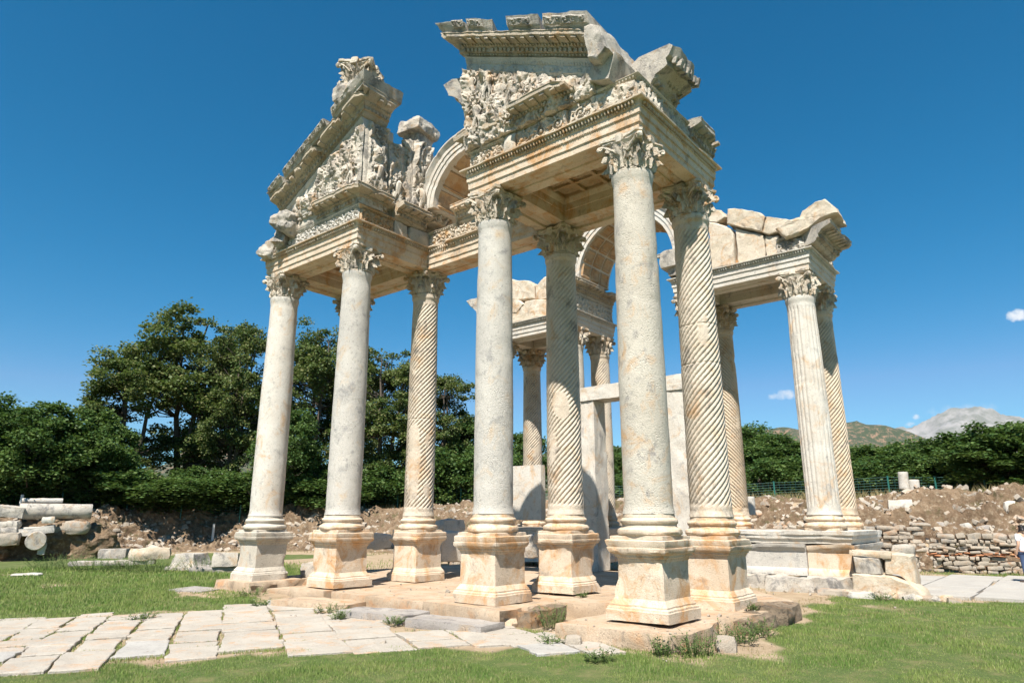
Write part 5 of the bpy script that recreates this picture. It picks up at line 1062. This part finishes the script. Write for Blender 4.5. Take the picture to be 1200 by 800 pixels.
# mound carrying the heap
mb = MB(); block(mb, (*pol(1.30, 42.6), .5), (3.6, 8.0, 2.3), (0, 0, 1.25), 5, n=70, amp=.45, sc=.7, rnd=.5); mb.rough(.18, 1.6, 4, 3); mb.rough(.09, 5, 7, 2); o = mb.obj('earth_mound', mk, smooth=True); o['kind'] = 'structure'
G8 = 'carved fragments lying in the left lawn'
put('moulded_fragment', 'low grey moulded fragment at the left of the row in the lawn', 'stone fragment', A_(139), 33, 648, (.8, 1.0, .34), 1.0, 41, 'block', G8, amp=.05)
put('moulded_fragment', 'long low slab behind the lawn, under the moulded fragments', 'slab', A_(140), 32, 659, (.7, 3.0, .16), 1.1, 42, 'block', G8, amp=.05, n=14)
put('moulded_fragment', 'two layered moulded fragment right of the grey one', 'stone fragment', A_(182), 32, 648, (.9, 1.4, .4), 1.1, 43, 'rubble2', G8, amp=.09, ridge=.03)
mb = MB(); sqloft(mb, [(.75, 0), (.75, .12), (.62, .16), (.60, .2), (.5, .3), (.48, .38), (.46, .55), (.44, .6)], n=9, amp=.03, seed=5, chip=.1); mb.move(Matrix.Translation((*pol(A_(228), 30.5), -.02))@Matrix.Rotation(.5, 4, 'Z')); o = mb.obj('pedestal_fragment', M['block'], smooth=35); o['label'] = 'stepped broken pedestal fragment standing in the lawn left of the leftmost column'; o['category'] = 'stone fragment'; o['group'] = G8
put('flat_slab', 'flat slab touching the leftmost column block from behind', 'slab', A_(262), 29, 667, (1.4, 1.8, .3), .9, 45, 'bluegrey', G8, amp=.05)
put('flat_slab', 'sloped stone on the flat slab beside the leftmost pedestal', 'stone block', A_(272), 28.6, 657, (.8, .9, .5), .8, 46, 'block', G8, amp=.06, ry=.2)
put('flat_slab', 'small flat stone alone in the left lawn', 'stone', A_(42), 30, 673, (.5, .9, .1), 1.0, 47, 'grey', G8, amp=.03, rnd=.4)
G9 = 'stones lying behind the gateway'
for i, (px, r, y, d, lab) in enumerate(((388, 26, 638, (.5, 1.0, .3), 'pale stone between the two left hand smooth columns'), (445, 25, 634, (.5, .9, .5), 'rounded pale block behind the left spiral pedestal, left side'), (530, 22, 640, (.9, 1.1, .9), 'rounded block left of the smooth middle pedestal'), (527, 24, 617, (.6, .9, .5), 'moulded block on top of the small wall behind the middle'), (430, 27, 640, (1, 2.5, .15), 'grey slab lying between the left pedestals'), (375, 22, 668, (.5, .8, .45), 'dark stone peeping right of the leftmost pedestal'), (630, 20, 640, (.6, .9, .6), 'dark blocks behind the middle pedestals'))):
    put('loose_stone', lab, 'stone block', A_(px), r, y, d, .8+i*.2, 70+i, ['pale', 'pale', 'pale', 'grey', 'bluegrey', 'block', 'block'][i], G9, amp=.06, rnd=.3)
# right bank pieces
_z = zat(.181, 34.2, 590); put('moulded_block', 'white moulded block stuck in the right earth bank', 'stone block', .181, on_bank(.181, _z-.35)[2], 592, (.7, .95, .5), .2, 81, 'pale', None, amp=.04)
_z = zat(.068, 34.5, 595); put('loose_stone', 'white stone near the right edge on the bank', 'stone', .068, on_bank(.068, _z-.3)[2], 595, (.5, .5, .5), .2, 82, 'pale', None, amp=.05, rnd=.5)
drum('taller upright white drum on the right bank top before the fence', .1742, zat(.1742, 40, 573), .24, .85, 0, 'grey', 40, 6, upright=True); drum('shorter upright white drum on the right bank top', .163, zat(.163, 40, 575), .24, .55, 0, 'grey', 40, 7, upright=True)
drum('small upright grey drum on the podium edge beside the straight fluted column', A_(881), zat(A_(881), 31, 603), .2, .75, 0, 'grey', 31, 8, upright=True)
G10 = 'grey stones on the right bank'
for i, (px, y) in enumerate(((925, 605), (1017, 598), (1030, 604), (1022, 612), (1040, 617), (1053, 619), (1045, 626), (1105, 617), (1117, 614), (1128, 618), (1150, 620), (1158, 612), (1170, 621))):
    x, y2, r = on_bank(A_(px), zat(A_(px), 33, y)); stone('field_stone', k_[i]+' from the left of the grey stones sitting on the right bank and wall', 'stone', (x, y2, zat(A_(px), 33, y)), tuple(rng.uniform(.3, .7, 3)*np.array([1, 1, .6])), (.1, .1, i), 90+i, ['grey', 'bluegrey', 'rubble'][i % 3], G10, n=6, amp=.06, rnd=.35)
# ------------------------------------------------------------------ grass and weeds
def blades(n, rfun, azr, hgt, wid, keep, seed, mt, name, label, bend=.6, zf=None):
    r = np.random.default_rng(seed); a = r.uniform(*azr, n); rr = rfun(r.random(n)); x = rr*np.cos(a); y = rr*np.sin(a)
    k = keep(x, y, r); x, y, rr = x[k], y[k], rr[k]; m = len(x); z = (zf(x, y) if zf else ground_h(x, y))-.004
    th = r.uniform(0, 6.28, m); h = hgt(rr, x, y)*r.uniform(.5, 1.35, m); w_ = wid(rr)*r.uniform(.7, 1.3, m); bd = r.uniform(.1, bend, m)*h; tb = r.uniform(0, 6.28, m)
    B = np.stack([x, y, z], -1); D = np.stack([np.cos(th), np.sin(th), 0*th], -1)*w_[:, None]/2; U = np.stack([np.cos(tb)*bd, np.sin(tb)*bd, h], -1)
    Mi = B+U*.5+np.stack([0*h, 0*h, h*.08], -1)
    V = np.stack([B-D, B+D, Mi+D*.7, B+U, Mi-D*.7], 1).reshape(-1, 3); F = np.arange(m*5).reshape(m, 5)
    mb = MB(); mb.add(V, F); me = mb.mesh(name, mt); set_tone(me, m, 5, seed); o = bpy.data.objects.new(name, me); COL.objects.link(o); o['kind'] = 'stuff'; o['label'] = label; return o
def grassmat(name, a, b, c3):
    m, t, bs = mat(name); geo = nd(t, 'ShaderNodeNewGeometry'); P = geo.outputs['Position']; at = nd(t, 'ShaderNodeAttribute', attribute_name='tone')
    c = mix(t, mapr(t, noise(t, P, .9, 5, .65), .38, .62), a, b); c = mix(t, mapr(t, at.outputs['Fac'], .72, 1, 0, .9), c, c3)
    t.links.new(c, bs.inputs['Base Color']); bs.inputs['Roughness'].default_value = .6; bs.inputs['Specular IOR Level'].default_value = .2
    tr = nd(t, 'ShaderNodeBsdfTranslucent'); t.links.new(c, tr.inputs['Color']); ms = nd(t, 'ShaderNodeMixShader'); ms.inputs[0].default_value = .3
    t.links.new(bs.outputs[0], ms.inputs[1]); t.links.new(tr.outputs[0], ms.inputs[2]); t.links.new(ms.outputs[0], t.nodes['Material Output'].inputs['Surface']); return m
mgr = grassmat('lawn_grass', (.125, .215, .045), (.235, .290, .080), (.38, .36, .17)); mdry = grassmat('dry_grass', (.36, .29, .15), (.26, .22, .10), (.13, .16, .06)); mwd = grassmat('weed_leaf', (.09, .15, .04), (.15, .19, .07), (.28, .26, .12))
def keep_lawn(x, y, r): f = turf_f(x, y); return (r.random(len(x)) < np.clip(f*1.3-.1, 0, 1))
blades(620000, lambda u: 4.6*(34/4.6)**u, (-.12, 1.45), lambda rr, x, y: (.018+.0014*rr)*np.clip(1+.9*fbm(np.stack([x*1.7, y*1.7, 0*x], -1), 91, 3), .35, 2.4)+.03*np.clip((y-14)/6, 0, 1)*(rr > 14), lambda rr: .0045*np.maximum(1, rr/6.5), keep_lawn, 3, mgr, 'lawn_grass', 'short green lawn grass round the gateway and in the paving joints')
def keep_joint(x, y, r):
    k = np.ones(len(x), bool)
    for cs in SL: k &= ~inpoly(x, y, [tuple(q) for q in cs])
    return k*inpoly(x, y, PAVE)*(x < 10.2)*(r.random(len(x)) < np.clip(.55+1.2*fbm(np.stack([x*.8, y*.8, 0*x], -1), 77, 3), 0, 1))
blades(420000, lambda u: 5*(22/5)**u, (.2, 1.45), lambda rr, x, y: .05+0*rr, lambda rr: .005*np.maximum(1, rr/7), keep_joint, 4, mgr, 'joint_grass', 'grass growing low in the joints of the pavement')
def keep_dry(x, y, r): d = sd_toe(x, y); return ((d > -3.5) & (d < 8))*(r.random(len(x)) < np.clip(.25+.9*fbm(np.stack([x*.5, y*.5, 0*x], -1), 55, 3)+.35*(d > 4.6)-.35*(d < 4.2), 0, 1))
def bank_z(x, y): return ground_h(x, y)+.05
blades(90000, lambda u: 24+36*u, (-.05, 1.42), lambda rr, x, y: .12+.30*(sd_toe(x, y) > 5.0), lambda rr: .03+0*rr, keep_dry, 5, mdry, 'dry_weeds', 'dry grass and weeds on the earth bank and along the fences', .7, bank_z)
def keep_edge(x, y, r):
    f = turf_f(x, y); k = np.ones(len(x), bool)
    for cs in SL: k &= ~inpoly(x, y, [tuple(q) for q in cs])
    for pl in ([(9.6, 7.1), (9.6, 4.8), (14.6, 4.7), (14.7, 7)], [(10, 10.8), (10, 8.3), (14.7, 7), (14.7, 15.6), (10, 14)], [(10, 19.1), (10, 14), (14.6, 14), (14.6, 19.1)]): k &= ~inpoly(x, y, pl)
    return k*(f < .8)*(r.random(len(x)) < np.clip(.12+.8*fbm(np.stack([x*1.3, y*1.3, 0*x], -1), 61, 3)+.35*f, 0, 1))
blades(160000, lambda u: 5*(30/5)**u, (-.1, 1.45), lambda rr, x, y: .035+.0012*rr, lambda rr: .004*np.maximum(1, rr/6.5), keep_edge, 14, mdry, 'dry_stalks', 'dry stalks and straw on the bare earth round the lawn edges')
mb = MB(); r = np.random.default_rng(19)
for i in range(1500):
    a_ = r.uniform(.05, 1.4); q = 6.5*(26/6.5)**r.random(); x, y = pol(a_, q)
    if float(turf_f(np.array([x]), np.array([y]))[0]) > .35: continue
    z = .245 if inpoly(x, y, [(9.75, 7.0), (9.8, 5.0), (14.4, 5.0), (14.5, 6.5)]) else (.26 if inpoly(x, y, [(10.2, 13.9), (10.2, 10.9), (12.0, 8.4), (14.5, 7.2), (14.5, 15.4)]) else .0)
    w_ = r.lognormal(-3.7, .5); block(mb, (x, y, z+w_*.2), (w_*r.uniform(.8, 1.6), w_, w_*.7), tuple(r.uniform(-1, 1, 3)), i, n=2, amp=.1*w_, rnd=.4)
o = mb.obj('pebbles', M['rubble'], smooth=30); o['kind'] = 'stuff'; o['label'] = 'small stone chips and pebbles on the bare ground'
def weed(label, c, rad, h, n, seed, mt=None, name='weed'):
    r = np.random.default_rng(seed); V = []; F = []; k = 0; mb = MB()
    for i in range(n):
        a = r.uniform(0, 6.28); q = rad*math.sqrt(r.random()); b = np.array([q*math.cos(a), q*math.sin(a)*.7, 0]); tip = b*1.6+np.array([0, 0, h*r.uniform(.5, 1.1)])+r.normal(0, .04, 3)
        tube(mb, [tuple(b), tuple((b+tip)/2+np.array([0, 0, .02])), tuple(tip)], [.004, .003, .002], 3)
        for j in range(9):
            s = r.uniform(.15, 1); p = b+(tip-b)*s; th = r.uniform(0, 6.28); l = np.array([math.cos(th), math.sin(th), r.uniform(-.1, .7)])*r.uniform(.03, .065); w_ = np.array([-math.sin(th), math.cos(th), 0])*.011
            mb.add(np.array([p, p+l*.5+w_, p+l, p+l*.5-w_]), [(0, 1, 2, 3)])
    me = mb.mesh(name, mt or mwd); o = bpy.data.objects.new(name, me); COL.objects.link(o); o.location = c; o['label'] = label; o['category'] = 'plant'; o['group'] = 'weeds at the platform'; return o
weed('bushy weed at the front right corner of the nearest platform block', (9.95, 4.72, 0), .28, .30, 60, 1); weed('tall thin weed left of the bushy corner weed on the nearest block', (9.6, 5.1, 0), .16, .24, 30, 2); weed('sprawling grey green weed along the right side of the nearest block', (11.3, 4.62, 0), .32, .26, 60, 3)
weed('weed patch near the rotten end of the nearest block', (12.2, 4.6, 0), .30, .22, 50, 4); weed('small shrub in the gap between the two front platform blocks', (10.55, 7.75, .02), .22, .34, 50, 5); weed('low weed beside the loose step block at left', (9.25, 12.55, 0), .28, .16, 40, 6); weed('green tuft at the pitted side of the leftmost corner block', (10.0, 16.9, 0), .35, .16, 40, 7)
weed('tiny tuft under the two jointed spiral column pedestal', (13.3, 5.15, .25), .12, .1, 20, 8); weed('tiny tuft before the brown spiral pedestal', (13.0, 8.75, .26), .14, .08, 20, 9); weed('small weed on the paving edge before the long step block', (8.9, 14.7, 0), 0.2, .13, 36, 46); weed('low green weed left of the right hand step block', (9.0, 10.25, 0.02), 0.16, .13, 36, 45); weed('tuft behind the nearest pedestal on the platform', (12.4, 6.7, 0.25), 0.15, .13, 36, 44); weed('tuft growing on the podium rubble foot', (19.3, 4.2, 0), 0.3, .13, 36, 43); weed('dry looking tuft at the lawn edge before the nearest block', (8.7, 5.6, 0), 0.2, .13, 36, 42); weed('grass tuft at the left end of the paving, near the lawn', (6.3, 14.6, 0.0), 0.2, .13, 36, 41); weed('grass tuft in the joint before the middle step block', (8.75, 11.6, 0.02), 0.14, .13, 36, 40); weed('weed tuft left of the nearest block by the yellow rock', (9.3, 6.85, 0), .2, .12, 24, 10)
for i, (px, r) in enumerate(((70, 33), (120, 31), (190, 29.5), (245, 29), (160, 30.5), (95, 34))):
    x, y = pol(A_(px), r); weed(['left', 'second', 'third', 'fourth', 'fifth', 'sixth'][i]+' leafy weed clump in front of the fallen fragments', (x, y, 0), .7, .5, 110, 20+i)
# ------------------------------------------------------------------ hills and far mountain
mh, t_, b_ = mat('hill_scrub'); geo = nd(t_, 'ShaderNodeNewGeometry'); P = geo.outputs['Position']
c = mix(t_, mapr(t_, noise(t_, P, .085, 7, .75),   .36, .5), (.24, .145, .10), (.035, .05, .028)); c = mix(t_, mapr(t_, noise(t_, P, .012, 4, .6), .4, .7, 0, .2), c, (.09, .10, .05)); t_.links.new(c, b_.inputs['Base Color']); b_.inputs['Roughness'].default_value = 1
mm, t_, b_ = mat('mountain_rock'); geo = nd(t_, 'ShaderNodeNewGeometry'); P = geo.outputs['Position']
c = mix(t_, mapr(t_, noise(t_, P, .006, 7, .65), .42, .6), (.24, .23, .225), (.13, .135, .12)); t_.links.new(c, b_.inputs['Base Color']); b_.inputs['Roughness'].default_value = 1
def hill(name, r0, ridge, depth, mt, seed, rel):
    """ridge = [(azimuth, height)...] ; slopes fall towards and away from the viewer side"""
    az = np.array([a for a, h in ridge]); hh = np.array([h for a, h in ridge]); n = 300; aa = np.linspace(az.min(), az.max(), n); hs_ = np.interp(aa, az, hh); ker = np.hanning(13); ker /= ker.sum(); hs_ = np.convolve(np.pad(hs_, 6, 'edge'), ker, 'valid')
    dd = np.linspace(-1, 1, 60); G = np.zeros((n, 60, 3)); rr = r0+dd*depth; G[..., 0] = np.cos(aa)[:, None]*rr; G[..., 1] = np.sin(aa)[:, None]*rr
    sh = np.clip(1-np.abs(dd), 0, 1)**1.15; G[..., 2] = hs_[:, None]*sh; P = G/depth*np.array([1, 1, 0]); G[..., 2] += (rel*ridged(P*7, seed, 5)+rel*.6*fbm(P*17, seed+1, 4))*np.clip(sh*3, 0, 1)*np.clip(hs_/np.max(hs_)*3, 0, 1)[:, None]-4
    mb = MB(); mb.grid(G); o = mb.obj(name, mt, smooth=True); o['kind'] = 'structure'; o['label'] = 'distant '+name.replace('_', ' ')
def hz(a, r, y): return zat(a, r, y)+4
hill('hills', 1700, [(-.35, 20), (-.1, 60), (.04, 90), (.10, hz(.10, 1700, 536)), (.14, hz(.14, 1700, 522)), (.17, hz(.17, 1700, 506)), (.205, hz(.205, 1700, 496)), (.235, hz(.235, 1700, 493)), (.26, hz(.26, 1700, 497)), (.30, hz(.30, 1700, 507)), (.345, hz(.345, 1700, 508)), (.40, hz(.40, 1700, 520)), (.5, hz(.5, 1700, 540)), (.54, hz(.54, 1700, 516)), (.60, hz(.60, 1700, 522)), (.75, 100), (1.0, 110), (1.09, hz(1.09, 1700, 512)), (1.2, 90), (1.6, 60)], 520, mh, 3, 9)
hill('mountain', 7000, [(-.5, 500), (-.2, hz(-.2, 7000, 500)), (.0, hz(.0, 7000, 498)), (.035, hz(.035, 7000, 494)), (.06, hz(.06, 7000, 488)), (.08, hz(.08, 7000, 481)), (.10, hz(.10, 7000, 478)), (.118, hz(.118, 7000, 481)), (.135, hz(.135, 7000, 494)), (.15, hz(.15, 7000, 502)), (.175, hz(.175, 7000, 503)), (.21, hz(.21, 7000, 520)), (.3, 200), (.4, 40)], 1700, mm, 9, 34)
# haze
hzm = bpy.data.materials.new('haze'); hzm.use_nodes = True; t_ = hzm.node_tree; t_.nodes.clear(); vo = nd(t_, 'ShaderNodeVolumePrincipled'); oo = nd(t_, 'ShaderNodeOutputMaterial'); vo.inputs['Density'].default_value = 1.3e-5; vo.inputs['Color'].default_value = (.62, .80, 1, 1); vo.inputs['Anisotropy'].default_value = .2; t_.links.new(vo.outputs[0], oo.inputs['Volume'])
mb = MB(); box(mb, (0, 0, 700), (9800, 9800, 704)); o = mb.obj('haze', hzm); o['kind'] = 'stuff'; o['label'] = 'thin bluish haze in the distance'
# ------------------------------------------------------------------ visitor at the right edge
def person(c, yaw):
    def skinned(name, pts, edges, rads, mt, par, lvl=2):
        me = bpy.data.meshes.new(name); me.from_pydata(pts, edges, []); o = bpy.data.objects.new(name, me); COL.objects.link(o); o.parent = par
        m = o.modifiers.new('skin', 'SKIN'); m.use_smooth_shade = True; s = o.modifiers.new('sub', 'SUBSURF'); s.levels = lvl; s.render_levels = lvl
        for i, q in enumerate(rads): v = me.skin_vertices[0].data[i]; v.radius = q if isinstance(q, tuple) else (q, q); v.use_root = (i == 0)
        me.materials.append(mt); return o
    def pm(n, col, ro=.7): m, t, b = mat(n); b.inputs['Base Color'].default_value = (*col, 1); b.inputs['Roughness'].default_value = ro; return m
    skin, shirt, trous, hair, shoe = pm('skin', (.50, .30, .20)), pm('white_shirt', (.72, .73, .76), .9), pm('blue_trousers', (.05, .08, .16), .9), pm('dark_hair', (.012, .009, .008), .5), pm('shoe', (.08, .06, .05))
    T = thing('person', 'person in a white shirt with dark hair standing at the right edge', 'person', c); T.rotation_euler = (0, 0, yaw)
    pts = [(0, 0, .93), (0, 0, 1.12), (0, -.01, 1.32), (0, 0, 1.43), (0, .0, 1.50), (0, .01, 1.58), (0, .0, 1.66)]; ed = [(0, 1), (1, 2), (2, 3), (3, 4), (4, 5), (5, 6)]; rd = [(.15, .11), (.135, .10), (.165, .11), (.10, .08), (.052, .052), (.075, .088), (.072, .085)]
    for s in (-1, 1):
        i = len(pts); pts += [(s*.09, 0, .88), (s*.10, -.01, .50), (s*.10, .02, .09), (s*.105, -.12, .04), (s*.19, 0, 1.40), (s*.235, .03, 1.13), (s*.23, -.07, .90), (s*.22, -.10, .82)]
        ed += [(0, i), (i, i+1), (i+1, i+2), (i+2, i+3), (2, i+4), (i+4, i+5), (i+5, i+6), (i+6, i+7)]; rd += [.085, .055, .038, (.04, .03), .055, .042, .032, (.03, .018)]
    skinned('body', pts, ed, rd, skin, T)
    P2 = [pts[1], pts[0], pts[2], (0, 0, 1.40)]; E2 = [(0, 1), (0, 2), (2, 3)]; P2[1] = (0, 0, .90); R2 = [(.165, .13), (.185, .145), (.185, .13), (.12, .095)]
    for s in (-1, 1): i = len(P2); P2 += [(s*.19, 0, 1.40), (s*.225, .02, 1.2)]; E2 += [(2, i), (i, i+1)]; R2 += [.072, .062]
    skinned('shirt', P2, E2, R2, shirt, T)
    P3 = [(0, 0, .92)]; E3 = []; R3 = [(.16, .12)]
    for s in (-1, 1): i = len(P3); P3 += [(s*.09, 0, .84), (s*.10, -.01, .5), (s*.10, .02, .12)]; E3 += [(0, i), (i, i+1), (i+1, i+2)]; R3 += [.10, .072, .058]
    skinned('trousers', P3, E3, R3, trous, T)
    skinned('hair', [(0, .03, 1.60), (0, .035, 1.69), (0, .055, 1.52)], [(0, 1), (0, 2)], [(.088, .088), (.078, .088), (.06, .045)], hair, T)
    mb = MB()
    for s in (-1, 1):
        mb.grid(np.array([s*.032, -.088, 1.625])+_SPH*np.array([.014, .008, .009]), wv=True)
    mb.obj('eyes', hair, None).parent = T
    mb = MB(); mb.grid(np.array([0, -.10, 1.595])+_SPH*np.array([.013, .02, .022]), wv=True); mb.obj('nose', skin, None, smooth=True).parent = T
    for s in (-1, 1):
        mb = MB()
        for k in range(4): tube(mb, [(s*.222+(k-1.5)*.013*1, -.105, .82), (s*.222+(k-1.5)*.015, -.115, .775), (s*.222+(k-1.5)*.014, -.105, .735+.006*abs(k-1.5))], [.0095, .0085, .006], 6)
        tube(mb, [(s*.20, -.105, .83), (s*.18, -.13, .80), (s*.182, -.14, .775)], [.011, .009, .007], 6); mb.obj('fingers', skin, None, smooth=True).parent = T
        mb = MB(); block(mb, (s*.105, -.06, .045), (.10, .28, .09), seed=3, n=6, amp=.0, rnd=.4); mb.obj('shoe', shoe, None, smooth=60).parent = T
person((*pol(.0635, 26.5), .02), 2.6)
